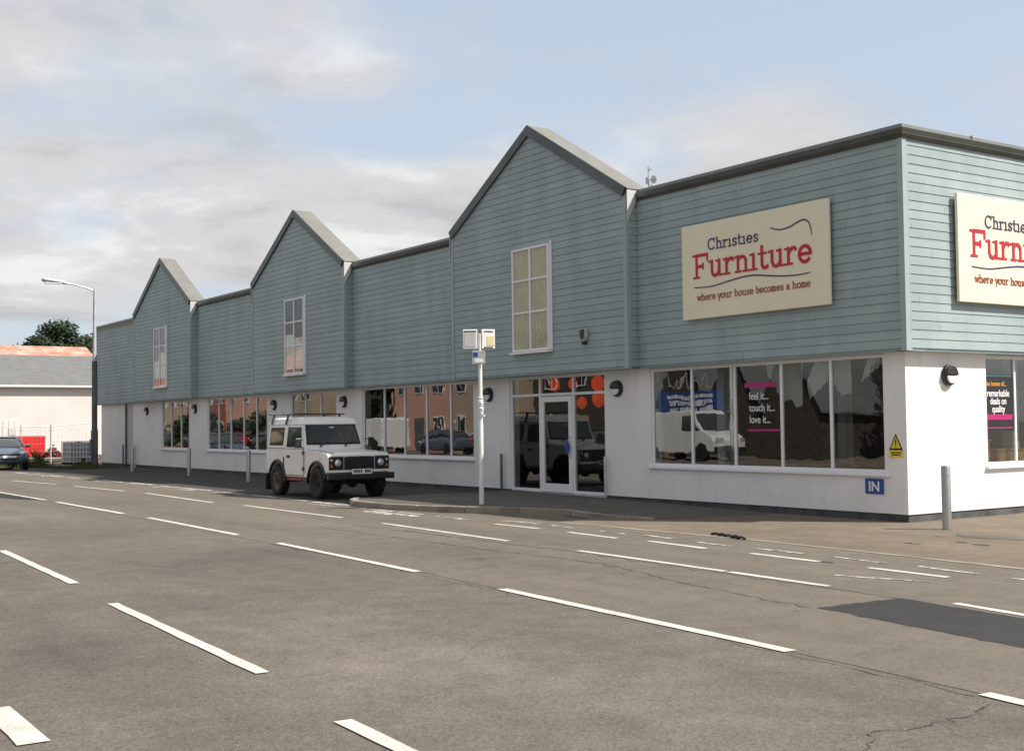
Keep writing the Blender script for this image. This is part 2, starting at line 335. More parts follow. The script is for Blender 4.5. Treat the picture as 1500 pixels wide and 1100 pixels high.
def text_mesh(name, s, size, loc, material, parent=None, align='LEFT', rot=(math.pi / 2, 0, 0), depth=0.0015, sx=1.0, bold=0.0, shear=0.0, space=1.0):
    c = bpy.data.curves.new(name, 'FONT'); c.body = s; c.size = size; c.align_x = align; c.extrude = depth; c.offset = bold; c.shear = shear; c.space_line = space
    t = bpy.data.objects.new(name, c); COL.objects.link(t); dg = bpy.context.evaluated_depsgraph_get()
    me = bpy.data.meshes.new_from_object(t.evaluated_get(dg)); bpy.data.objects.remove(t)
    me.materials.clear(); me.materials.append(MAT[material])
    o = bpy.data.objects.new(name, me); COL.objects.link(o); o.location = loc; o.rotation_euler = rot; o.scale = (sx, 1, 1)
    if parent: o.parent = parent
    return o

# ------------------------------------------------------------------ ground, road, pavements
def sheet(name, poly, z, m, sub=0):
    if sub:
        q = []
        for i, p in enumerate(poly):
            p = Vector(p); e = Vector(poly[(i + 1) % len(poly)]); n = max(1, int((e - p).length / .08))
            q += [tuple(p.lerp(e, j / n) + Vector((random.gauss(0, sub), random.gauss(0, sub)))) for j in range(n)]
        poly = q
    b = MB(); b.add([(x, y, z) for x, y in poly], [tuple(range(len(poly)))]); return tag(obj(name, b, m), kind='structure')
sheet('ground', [(-600, -500), (400, -500), (400, 500), (-600, 500)], -0.016, 'land')
sheet('road', [(-300, -9.0), (-20, -8.93), (0, -9.14), (7, -9.55), (20, -10.6), (60, -14), (60, -21), (20, -19), (0, -18), (-300, -18)], -0.008, 'asphalt')
sheet('road_lane', [(-300, -4.3), (-11.4, -4.3), (-10.0, -4.45), (-4, -3.9), (0.3, -3.75), (4.5, -3.95), (10, -4.4), (60, -8), (60, -14), (20, -10.6), (7, -9.55), (0, -9.14), (-20, -8.93), (-300, -9.0)], -0.005, 'asphalt_far')
sheet('forecourt', [(-40.5, -4.3), (-11.4, -4.3), (-11.4, 0.4), (-46, 0.4), (-46, -1.0)], -0.003, 'asphalt_dark')
sheet('apron', [(-11.0, 0.3), (-11.0, -2.0), (-4.4, -3.0), (-4, -3.9), (0.3, -3.75), (4.5, -3.95), (10, -4.4), (60, -8), (60, 40), (-0.3, 40), (-0.3, 0.3)], -0.004, 'concrete')
sheet('pavement_patch', [(1.5, -.95), (2.6, -0.75), (3.0, -1.05), (1.9, -1.3)], 0.0, 'footway_mat', .02)
sheet('tar_patch', [(5.03, -7.79), (5.12, -6.74), (6.5, -6.93), (13, -7.9), (13, -9.2), (7.22, -8.1)], -0.003, 'tar_patch', .012)
sheet('tar_patch', [(-24, -9.02), (-17.8, -8.98), (-18.6, -9.35), (-24, -9.75)], -0.003, 'tar_patch', .012)
sheet('opposite_pavement', [(-300, -18), (0, -18), (20, -19), (60, -21), (60, -60), (-300, -60)], -0.005, 'concrete')
# raised footway in front of the entrance, with its kerb
fw = [(-11.35, 0.25), (-11.35, -3.9), (-10.9, -4.25), (-10.2, -4.5), (-9.3, -4.48), (-8.2, -4.2), (-7.2, -3.75), (-6.2, -3.2), (-5.2, -2.75), (-4.2, -2.6), (-3.5, -2.3), (-3.2, -1.2), (-3.0, 0.25)]
def ht(x): return 0.10 if x < -5.6 else max(-0.002, 0.10 * (1 - (x + 5.6) / 2.4))
b = MB(); k = len(fw)
cx_, cy_ = -8.0, -1.5
b.add([(x, y, ht(x)) for x, y in fw] + [(cx_, cy_, 0.10)], [(i, (i + 1) % k, k) for i in range(k)])
b.add([(x, y, ht(x)) for x, y in fw] + [(x, y, -0.02) for x, y in fw], [(i, (i + 1) % k, k + (i + 1) % k, k + i) for i in range(k)])
tag(obj('footway', b, 'footway_mat'), kind='structure')
b = MB()
kp = fw[1:11]
def off(poly, d):
    o_ = []
    for i, p in enumerate(poly):
        a = Vector(poly[max(i - 1, 0)]); c = Vector(poly[min(i + 1, len(poly) - 1)]); t = (c - a).normalized(); o_.append((p[0] + t.y * d, p[1] - t.x * d))
    return o_
ko = off(kp, 0.07); ki = off(kp, -0.07)
for i in range(len(kp) - 1):
    n = 1
    for j in range(n):
        def L(P, t): return (P[i][0] + (P[i + 1][0] - P[i][0]) * t, P[i][1] + (P[i + 1][1] - P[i][1]) * t)
        t0, t1 = j / n + 0.006, (j + 1) / n - 0.006
        a0, a1, c0, c1 = L(ko, t0), L(ko, t1), L(ki, t0), L(ki, t1); dz = random.uniform(-0.006, 0.006) + 0.006
        h0, h1 = ht(a0[0]) + dz, ht(a1[0]) + dz
        b.add([(*a0, -0.03), (*a1, -0.03), (*c1, -0.03), (*c0, -0.03), (*a0, h0), (*a1, h1), (*c1, h1), (*c0, h0)],
              [(0, 3, 2, 1), (4, 5, 6, 7), (0, 1, 5, 4), (1, 2, 6, 5), (2, 3, 7, 6), (3, 0, 4, 7)])
tag(obj('kerb', b, 'kerb_mat', bevel=0.012), kind='structure')
# flush edging between apron and road
b = MB(); ep = [(-4, -3.86), (-1.8, -3.78), (0.3, -3.71), (2.4, -3.8), (4.5, -3.92), (7, -4.1), (10, -4.37)]
eo = off(ep, 0.06); ei = off(ep, -0.05)
for i in range(len(ep) - 1): b.add([(*eo[i], 0.0), (*eo[i + 1], 0.0), (*ei[i + 1], 0.0), (*ei[i], 0.0)], [(0, 1, 2, 3)])
tag(obj('kerb_edging', b, 'kerb_mat'), kind='structure')
# painted markings
def dash(b, p, q, w, rag=0.006):
    p = Vector(p); q = Vector(q); d = (q - p).normalized(); nn = Vector((-d.y, d.x)); n = max(2, int((q - p).length / 0.25))
    vs = []
    for i in range(n + 1):
        c = p.lerp(q, i / n); vs += [(*(c + nn * (w / 2 + random.uniform(-rag, rag))), 0.0), (*(c - nn * (w / 2 + random.uniform(-rag, rag))), 0.0)]
    b.add(vs, [(2 * i, 2 * i + 1, 2 * i + 3, 2 * i + 2) for i in range(n)])
b = MB()
for p, q, w in [((2.24, -9.26), (6.34, -9.51), .12), ((-3.85, -9.01), (0.43, -9.19), .105), ((-10.13, -8.84), (-5.53, -8.95), .105), ((-16.59, -8.88), (-11.59, -8.87), .12),
                ((-22.6, -8.93), (-17.6, -8.88), .105), ((0.72, -12.69), (4.72, -12.86), .105), ((-5.43, -12.39), (-1.06, -12.57), .105), ((-11.6, -12.2), (-7.2, -12.3), .12),
                ((6.26, -13.03), (10.3, -13.2), .105), ((8.0, -9.63), (12.0, -10.0), .12), ((-0.21, -6.42), (2.6, -6.54), .10), ((2.68, -6.545), (4.15, -6.62), .10),
                ((-5.97, -6.2), (-1.91, -6.37), .10), ((-12.23, -6.14), (-7.58, -6.15), .10), ((-18.82, -6.13), (-13.64, -6.29), .10), ((-24.24, -6.49), (-20.29, -6.22), .10),
                ((-29.87, -6.96), (-26.06, -6.54), .10), ((5.63, -6.65), (9.6, -7.3), .10), ((-4.53, -4.86), (-3.28, -4.86), .10), ((-2.48, -4.89), (-1.22, -4.97), .10),
                ((-0.6, -4.9), (0.67, -5.01), .10), ((1.46, -5.0), (2.62, -5.05), .10), ((3.38, -5.1), (4.46, -5.15), .10), ((4.72, -14.56), (5.72, -14.56), .17)]:
    dash(b, p, q, w)
tag(obj('road_markings', b, 'line_paint'), kind='structure')
b = MB()
for p, q, w in [((-1.37, -4.34), (-0.58, -4.42), .06), ((-0.12, -4.5), (0.72, -4.55), .07), ((1.11, -4.51), (1.97, -4.54), .07), ((2.39, -4.53), (3.26, -4.62), .07), ((3.65, -4.58), (4.48, -4.67), .07),
                ((4.91, -4.7), (5.7, -4.78), .07), ((-2.35, -4.39), (-1.64, -4.47), .07), ((-3.7, -4.36), (-3.01, -4.39), .06), ((-6.66, -4.71), (-5.6, -4.73), .10), ((-4.6, -4.35), (-4.0, -4.38), .08),
                ((-5.1, -4.45), (-4.2, -4.15), .07), ((-8.9, -4.98), (-6.9, -4.98), .18), ((-8.6, -5.12), (-7.6, -5.10), .16), ((-9.6, -4.72), (-7.2, -4.70), .105), ((3.6, -5.9), (4.6, -5.6), .05)]:
    dash(b, p, q, w, 0.02)
x = -38.0
while x < -10.5:
    l = random.uniform(1.0, 2.2); y = -4.52 - max(0, (-x - 22)) * 0.035 + random.uniform(-.04, .04)
    dash(b, (x, y), (x + l, y + 0.03 * l), random.uniform(.12, .22), 0.03)
    if random.random() < 0.6: dash(b, (x + .4, y - .32), (x + l * .8, y - .28), random.uniform(.07, .14), 0.03)
    x += l + random.uniform(0.15, 0.7)
tag(obj('worn_markings', b, 'line_worn'), kind='structure')
# cracks, joints and stains in the surface
b = MB()
def crack(pts, w, step=0.12, jit=0.025, z=-0.002):
    P = []
    for i in range(len(pts) - 1):
        a = Vector(pts[i]); c = Vector(pts[i + 1]); n = max(1, int((c - a).length / step))
        for j in range(n): P.append(a.lerp(c, j / n) + Vector((random.gauss(0, jit), random.gauss(0, jit))))
    P.append(Vector(pts[-1])); vs = []
    for i, p in enumerate(P):
        d = (P[min(i + 1, len(P) - 1)] - P[max(i - 1, 0)]).normalized(); ww = w * random.uniform(.1, 1.0) * (0.75 if z < 0 else 1); vs += [(p.x - d.y * ww / 2, p.y + d.x * ww / 2, z), (p.x + d.y * ww / 2, p.y - d.x * ww / 2, z)]
    b.add(vs, [(2 * i, 2 * i + 1, 2 * i + 3, 2 * i + 2) for i in range(len(P) - 1)])
crack([(6.34, -9.6), (8.0, -9.72)], .022); crack([(-3.9, -9.1), (0.43, -9.28), (2.3, -9.36)], .02); crack([(2.3, -9.36), (6.3, -9.62)], .014)
crack([(7.9, -12.7), (8.35, -12.62), (8.6, -12.72), (8.72, -12.86), (8.78, -13.05)], .034, .06, .012)
crack([(8.72, -12.86), (8.75, -12.45), (8.7, -12.0), (8.55, -11.4), (8.2, -10.9), (8.3, -10.2), (8.1, -9.75)], .022, .06, .03)
crack([(-6, -7.35), (-2, -7.3), (1.2, -7.1), (3.0, -7.55), (5.0, -7.83)], .045); crack([(-4.5, -6.62), (-0.2, -6.55), (4.2, -6.74), (5.1, -6.78)], .05)
crack([(-6, -6.75), (-3, -6.62)], .03); crack([(4.5, -10.9), (5.2, -11.6), (4.8, -12.1)], .008)
tag(obj('road_cracks', b, 'crack'), kind='structure')
b = MB()
def blotch(x, y, rx, ry, z=-0.001, ang=0):
    n = 16; b.add([(x + math.cos(ang) * rx * q * math.cos(t) - math.sin(ang) * ry * q * math.sin(t), y + math.sin(ang) * rx * q * math.cos(t) + math.cos(ang) * ry * q * math.sin(t), z) for t, q in [(2 * math.pi * i / n, random.uniform(.65, 1.1)) for i in range(n)]], [tuple(range(n))])
for a in [(2.68, -5.02, .16, .05), (2.3, -1.9, .12, .07), (2.65, -2.0, .16, .09), (1.9, -2.5, .08, .05), (2.05, -2.52, .05, .03), (1.55, -1.42, .05, .03)]: blotch(*a)
tag(obj('oil_stains', b, 'asphalt_dark'), kind='structure')
b = MB()      # small debris in the gutter
for i, (x, y) in enumerate([(-0.62, -3.62), (-0.45, -3.66), (-0.28, -3.7), (-0.1, -3.74), (0.05, -3.78)]):
    b.tube([(x - .09, y + .02, .012), (x + .03, y, .03), (x + .12, y - .02, .012)], .018 + .006 * (i % 2), 5)
tag(obj('debris', b, 'dark'), 'dark strip of broken rubber lying on the road edge before the big window', 'debris')

# ------------------------------------------------------------------ the store
Z0, ZB, ZT, OV = 0.0, 2.74, 6.36, 0.18
LEN = 45.1; BAYC = (-9.93, -22.6, -35.27); HW = 3.37; PEAK = 8.30; BY = -0.27
store = empty('furniture_store', (0, 0, 0), 0, 'long furniture store with blue-grey timber boarding over white walls and three pointed gables', 'store')
PB = 0.148
def boards(b, u0, u1, z0, z1, plane, clip=None):
    """boards along u between u0 and u1; plane(u,z,d) -> world point with d = depth behind the face; clip(z) -> (umin,umax)"""
    z = z0
    while z < z1 - 1e-4:
        a, c = z + 0.0135, min(z + PB, z1)
        def lim(q):
            l, r = (u0, u1) if clip is None else clip(q); return max(l, u0), min(r, u1)
        l0, r0 = lim(z); l1, r1 = lim(a); l2, r2 = lim(c)
        if r0 - l0 < 0.03: break
        if r2 - l2 < 0.01: l2 = r2 = (l1 + r1) / 2
        b.add([plane(l0, z, .015), plane(r0, z, .015), plane(r1, a, .015), plane(l1, a, .015)], [(0, 1, 2, 3)])
        b.add([plane(l1, a, .015), plane(r1, a, .015), plane(r1, a, -.002), plane(l1, a, -.002)], [(0, 1, 2, 3)])
        b.add([plane(l1, a, -.002), plane(r1, a, -.002), plane(r2, c, .006), plane(l2, c, .006)], [(0, 1, 2, 3)])
        b.add([plane(l2, c, .006), plane(r2, c, .006), plane(r2, c, .015), plane(l2, c, .015)], [(0, 1, 2, 3)])
        z += PB
flats = [(-6.56, 0.0), (BAYC[1] + HW, BAYC[0] - HW), (BAYC[2] + HW, BAYC[1] - HW), (-LEN, BAYC[2] - HW)]
for x0, x1 in flats:
    b = MB(); boards(b, x0, x1, ZB + .03, ZT - .16, lambda u, z, d: (u, d, z)); b.box(x0, x1, .024, .15, ZB, ZT - .03)
    obj('cladding', b, 'cladding', store)
b = MB(); boards(b, 0.0, 24.0, ZB + .03, ZT - .16, lambda u, z, d: (-d, u, z)); b.box(-.15, -.024, 0.16, 24.0, ZB, ZT - .03)
obj('cladding', b, 'cladding', store)
def gclip(c):
    def f(z):
        if z < ZT: return (-1e9, 1e9)
        h = HW * max(0, (PEAK - z)) / (PEAK - ZT); return (c - h, c + h)
    return f
for c in BAYC:
    b = MB(); boards(b, c - HW + .002, c + HW - .002, ZB + .03, PEAK - .05, lambda u, z, d: (u, BY + d, z), gclip(c))
    for s in (-1, 1):
        boards(b, BY + .08, 0.0, ZB + .03, ZT - .1, lambda u, z, d, s=s: (c + s * (HW - d), u, z))
    b.prism([(c - HW + .03, ZB), (c + HW - .03, ZB), (c + HW - .03, ZT - .03), (c, PEAK - .03), (c - HW + .03, ZT - .03)], 'y', BY + .024, 0.14)
    obj('cladding', b, 'cladding', store)
    for s in (-1, 1):      # corner boards of the bay
        b = MB(); xo = c + s * HW
        b.prism([(xo - s * .09, BY - .012), (xo + s * .012, BY - .012), (xo + s * .012, BY + .08), (xo - s * .003, BY + .08), (xo - s * .003, BY + .003), (xo - s * .09, BY + .003)], 'z', ZB - .004, ZT - .1)
        obj('corner_trim', b, 'clad_trim', store)
    # gable: roof skin and dark verge capping
    def slope(d0, d1, y0, y1, over=0.0):
        b = MB(); sl = (PEAK - ZT) / HW; nl = math.hypot(1, sl)
        for s in (-1, 1):
            xe = c + s * (HW + over); ze = ZT - over * sl
            nx, nz_ = s * sl / nl, 1 / nl
            pk0 = PEAK + d0 * nl; pk1 = PEAK + d1 * nl
            b.prism([(c, pk0), (xe + nx * d0, ze + nz_ * d0), (xe + nx * d1, ze + nz_ * d1), (c, pk1)], 'y', y0, y1)
        return b
    obj('gable_roof', slope(.0, .05, BY - .02, 0.30, .06), 'membrane', store)
    obj('verge_capping', slope(-.15, .055, BY - .06, BY - .021, .02), 'coping', store)
    for s in (1, -1):
        b = MB(); xo = c + s * (HW + .07)
        b.add([(xo, BY - .02, ZT + .02), (xo, 0.03, ZT + .02), (xo, 0.0, ZT - .12), (xo, BY - .02, ZT - .68)], [(0, 1, 2, 3)])
        b.add([(xo - s * .02, BY - .02, ZT + .02), (xo - s * .02, BY - .02, ZT - .68), (xo, BY - .02, ZT - .68), (xo, BY - .02, ZT + .02)], [(0, 1, 2, 3)])
        obj('valley_flashing', b, 'flash', store)
b = MB()      # main corner boards and left end board
b.prism([(-.09, -.014), (.014, -.014), (.014, .09), (-.002, .09), (-.002, .002), (-.09, .002)], 'z', ZB - .005, ZT - .12)
obj('corner_trim', b, 'clad_trim', store); b = MB(); b.box(-LEN - .01, -LEN + .09, -.013, .15, ZB - .005, ZT - .12)
for x0, x1 in flats[1:]: obj('corner_trim', b, 'clad_trim', store); b = MB(); b.box(x1 - .07, x1 - .002, -.010, .02, ZB + .002, ZT - .15)
obj('corner_trim', b, 'clad_trim', store)
# parapet copings
prof = [(-.035, ZT - .22), (-.075, ZT - .17), (-.055, ZT - .155), (-.078, ZT - .075), (-.02, ZT), (.34, ZT), (.34, ZT - .22)]
for x0, x1 in flats:
    x1b = x1 + .075 if x1 == 0 else x1 - .02
    b = MB(); vs = []; ends = (x0 + .01, x1b)
    if x1 == 0:   # mitred corner
        for p in prof: vs.append((x0 + .01, p[0], p[1]))
        for p in prof: vs.append((-p[0], p[0], p[1]))
        n = len(prof); b.add(vs, [tuple(range(n))[::-1], tuple(range(n, 2 * n))] + [(i, (i + 1) % n, n + (i + 1) % n, n + i) for i in range(n)])
    else: b.prism(prof, 'x', x0 + .01 - (0.07 if x0 == -LEN else 0), x1b)
    obj('parapet_coping', b, 'coping', store)
b = MB(); n = len(prof)
b.add([(-p[0], p[0], p[1]) for p in prof] + [(-p[0], 24.0, p[1]) for p in prof], [tuple(range(n))[::-1], tuple(range(n, 2 * n))] + [(i, (i + 1) % n, n + (i + 1) % n, n + i) for i in range(n)])
obj('parapet_coping', b, 'coping', store)
for yy in (1.75, 5.2, 8.7): b = MB(); b.box(-.02, .080, yy, yy + .03, ZT - .03, ZT + .006); obj('coping_clip', b, 'flash', store)
b = MB(); b.box(-LEN + .1, -.3, .35, 23.8, 5.95, 6.05); obj('flat_roof', b, 'membrane', store)
b = MB(); b.box(-LEN, -.02, .151, .5, ZB + .002, ZB + .03); b.box(-.5, -.151, .5, 24, ZB + .002, ZB + .03)
for c in BAYC: b.box(c - HW + .03, c + HW - .03, BY + .02, .16, ZB - .003, ZB + .01)
b.box(-LEN, -.02, .0, .2, ZB - .002, ZB + .004); b.box(-.2, -.002, .0, 24, ZB - .002, ZB + .003)
obj('soffit', b, 'clad_trim', store)
# lower walls
opens = [(-36.49, -33.31, .82), (-31.36, -25.85, .82), (-23.95, -20.68, .82), (-19.0, -13.08, .80), (-11.50, -7.90, .06), (-6.42, -0.60, .77)]
b = MB(); x = -LEN + .18; ztop = 2.80; pw = []
edges = []
for o0, o1, s in opens:
    pw.append((x, o0)); x = o1
pw.append((x, -OV))
for i, (a, c) in enumerate(pw): b.box(a, c, OV, OV + .28, .12, ztop)
for o0, o1, s in opens:
    if s > .1: b.box(o0, o1, OV, OV + .28, .12, s)
    b.box(o0, o1, OV + .05, OV + .28, 2.70, ztop)
obj('lower_wall', b, 'render_white', store)
for a, c in [(-13.02, -12.82), (-7.0, -6.78), (-.42, -.2), (-19.55, -19.35), (-25.7, -25.5), (-31.9, -31.7), (-38.4, -38.2)]: b = MB(); b.box(a, c, OV - .012, OV, .121, 2.735); obj('pilaster', b, 'render_white', store)
b = MB(); b.box(-LEN + .18, -LEN + .46, OV + .28, 22, .12, ztop)
BO = [(2.30, 8.1), (9.8, 15.6)]; y = OV + .28
for o0, o1 in BO: b.box(-OV - .28, -OV, y, o0, .12, ztop); b.box(-OV - .28, -OV, o0, o1, .12, .84); b.box(-OV - .28, -OV - .05, o0, o1, 2.70, ztop); y = o1
b.box(-OV - .28, -OV, y, 22, .12, ztop); b.box(-LEN + .46, -OV - .28, 21.7, 22, .0, ztop)
b.box(-LEN, -LEN + .15, .15, 22, ZB, ZT - .1); b.box(-LEN + .15, -.15, 21.8, 22, ZB + .05, ZT - .1)
obj('side_wall', b, 'render_white', store)
b = MB(); b.box(-LEN + .2, -11.6, OV + .03, OV + .2, -.02, .12); b.box(-7.85, -OV - .02, OV + .03, OV + .2, -.02, .12); b.box(-OV - .2, -OV - .02, OV + .201, 22, -.02, .12)
obj('plinth', b, 'plinth', store)
b = MB(); b.tube([(-41.05, OV - .05, .05), (-41.05, OV - .05, 2.72)], .045, 8); obj('downpipe', b, 'dark_galv', store)
b = MB(); b.box(-40.95, -40.2, OV - .006, OV - .001, .13, 2.68); obj('side_door', b, 'pier_grey', store)
# interior
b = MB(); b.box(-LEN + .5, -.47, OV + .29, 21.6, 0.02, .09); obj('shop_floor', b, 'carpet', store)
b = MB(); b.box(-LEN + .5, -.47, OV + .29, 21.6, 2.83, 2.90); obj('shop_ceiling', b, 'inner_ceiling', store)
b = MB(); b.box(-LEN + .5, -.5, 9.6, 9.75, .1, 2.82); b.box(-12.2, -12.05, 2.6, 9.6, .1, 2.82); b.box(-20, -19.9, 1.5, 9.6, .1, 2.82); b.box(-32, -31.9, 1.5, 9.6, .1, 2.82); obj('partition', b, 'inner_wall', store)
for px, py in [(-4.9, .75), (-3.5, 2.6), (-13.9, .9), (-9.6, 3.3), (-17.0, 3.0), (-28, 1.2), (-29.5, 2.8), (-22, 2.5), (-35, 2.0), (-1.2, 4.5)]: b = MB(); b.box(px - .1, px + .1, py - .1, py + .1, .09, 2.83); obj('column', b, 'flash', store)

def window(x0, x1, z0, z1, mull, y=OV, sill=True, axis='x', horiz=(), pane='pane_glass', fw_=.058, proud=0.035, rows=None):
    """frame mesh with panes and sill as its children; axis 'x' = street front, 'y' = side front"""
    def tr(bx):
        if axis == 'x': return bx
        return bx
    f = MB()
    def bx(m, a, c, d0, d1, e, g):
        if axis == 'x': m.box(a, c, d0, d1, e, g)
        else: m.box(-d1, -d0, a, c, e, g)
    ys = y + proud
    bx(f, x0, x0 + fw_, ys, ys + .06, z0, z1); bx(f, x1 - fw_, x1, ys, ys + .06, z0, z1)
    bx(f, x0 + fw_, x1 - fw_, ys, ys + .07, z0, z0 + fw_); bx(f, x0 + fw_, x1 - fw_, ys, ys + .07, z1 - fw_, z1)
    for m in mull: bx(f, m - fw_ / 2, m + fw_ / 2, ys - .004, ys + .055, z0 + fw_, z1 - fw_)
    ed = [x0 + fw_ / 2] + list(mull) + [x1 - fw_ / 2]
    for h in horiz:
        for i in range(len(ed) - 1): bx(f, ed[i] + fw_ / 2, ed[i + 1] - fw_ / 2, ys + .002, ys + .068, h - .022, h + .022)
    fo = obj('window', f, 'frame_white', store, bevel=.006, seg=1)
    hs = [z0 + fw_] + [h for h in horiz] + [z1 - fw_]
    for i in range(len(ed) - 1):
        for j in range(len(hs) - 1):
            g = MB(); a, c = ed[i] + fw_ / 2 - .01, ed[i + 1] - fw_ / 2 + .01; bx(g, a, c, ys + .022, ys + .028, hs[j] + (.02 if j else -.01), hs[j + 1] - (.02 if j < len(hs) - 2 else -.01))
            obj('pane', g, pane, fo)
    if sill:
        g = MB(); bx(g, x0 - .07, x1 + .07, y - .06, y + .07, z0 - .055, z0 - .004); obj('sill', g, 'frame_white', fo, bevel=.01)
    return fo
W1 = window(-36.49, -33.31, .82, 2.72, (-35.42, -34.3))
W2 = window(-31.36, -25.85, .82, 2.72, (-30.3, -29.13, -27.94, -26.8))
W3 = window(-23.95, -20.68, .82, 2.72, (-22.9, -21.8))
W4 = window(-19.0, -13.08, .80, 2.72, (-17.75, -16.6, -15.43, -14.22))
W5 = window(-6.42, -.60, .77, 2.72, (-5.24, -4.07, -2.90, -1.76))
WB = window(2.30, 8.1, .84, 2.72, (3.17, 4.1, 5.05, 6.0, 7.0), axis='y')
WB2 = window(9.8, 15.6, .84, 2.72, (10.9, 12.1, 13.3, 14.5), axis='y')
for c, hz in zip(BAYC, ((4.14, 4.87), (4.14, 4.87), (4.14, 4.87))):
    wx = c + .06
    uw = window(wx - .71, wx + .71, 3.27, 5.60, (wx,), y=BY - .075, sill=False, horiz=hz, pane='pane_upper', fw_=.05, proud=0.0)
    g = MB(); g.box(wx - .77, wx + .77, BY - .11, BY - .006, 3.215, 3.262); g.box(wx + .712, wx + .77, BY - .03, BY - .004, 3.27, 5.66); obj('sill', g, 'frame_white', uw)
    g = MB()
    if c == BAYC[0]:
        for i in range(28):
            a = wx - .66 + i * 1.32 / 28; g.box(a, a + .045, BY - .036 + .006 * (i % 2), BY - .020 + .006 * (i % 2), 3.33, 5.55)
        obj('curtain', g, 'fabric_beige', uw)
    elif c == BAYC[1]:
        for a in (wx - .66, wx + .03): g.box(a, a + .63, BY - .03, BY - .02, 3.42, 4.5 - (.12 if a > wx else 0))
        obj('blind', g, 'fabric_white', uw)
    else:
        for a in (wx - .66, wx + .03): g.box(a, a + .63, BY - .03, BY - .02, 3.6, 4.3 + (.3 if a > wx else 0))
        obj('blind', g, 'fabric_white', uw)
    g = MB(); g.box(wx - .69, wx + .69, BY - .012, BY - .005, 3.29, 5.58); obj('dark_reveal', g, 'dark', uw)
# entrance
D0, D1 = -11.50, -7.90; ys = OV + .04
f = MB()
for a in (D0, -10.36, -9.10, D1 - .06): f.box(a, a + .065, ys, ys + .08, .10, 2.72)
spans = [(D0 + .065, -10.36), (-10.295, -9.10), (-9.035, D1 - .06)]
for a, c in spans: f.box(a, c, ys + .003, ys + .077, 2.665, 2.72); f.box(a, c, ys + .003, ys + .077, 2.27, 2.33)
for a, c in (spans[0], spans[2]): f.box(a, c, ys + .003, ys + .077, .10, .165)
ent = obj('entrance', f, 'frame_white', store, bevel=.006, seg=1)
for a, c in spans: g = MB(); g.box(a - .004, c + .004, ys + .035, ys + .041, 2.326, 2.669); obj('pane', g, 'pane_glass', ent)
for a, c in (spans[0], spans[2]): g = MB(); g.box(a - .004, c + .004, ys + .035, ys + .041, .16, 2.274); obj('pane', g, 'pane_glass', ent)
a, c = spans[1]; f = MB(); a += .012; c -= .012
f.box(a, a + .12, ys - .012, ys + .05, .11, 2.255); f.box(c - .12, c, ys - .012, ys + .05, .11, 2.255); f.box(a + .12, c - .12, ys - .012, ys + .05, 2.13, 2.255); f.box(a + .12, c - .12, ys - .012, ys + .05, .11, .30)
dr = obj('entrance_door', f, 'frame_white', store, bevel=.006, seg=1)
g = MB(); g.box(a + .115, c - .115, ys + .02, ys + .026, .295, 2.135); obj('pane', g, 'pane_glass', dr)
g = MB(); g.lathe([(0, ys - .075), (.075, ys - .072), (.075, ys - .062), (0, ys - .06)], (c - .10, 0, 0), 'y', 16); 
for i, v in enumerate(g.v): g.v[i] = (v[0], v[1], v[2] * 2.0 + 1.12)
obj('handle', g, 'blue_sign', dr); g = MB(); g.tube([(c - .06, ys - .012, .9), (c - .06, ys - .055, .92), (c - .06, ys - .055, 1.34), (c - .06, ys - .012, 1.36)], .012, 8); obj('pull_bar', g, 'steel', dr)
g = MB(); g.box(D0 - .0, D1, OV + .02, OV + .3, .02, .098); obj('threshold', g, 'galv', store)

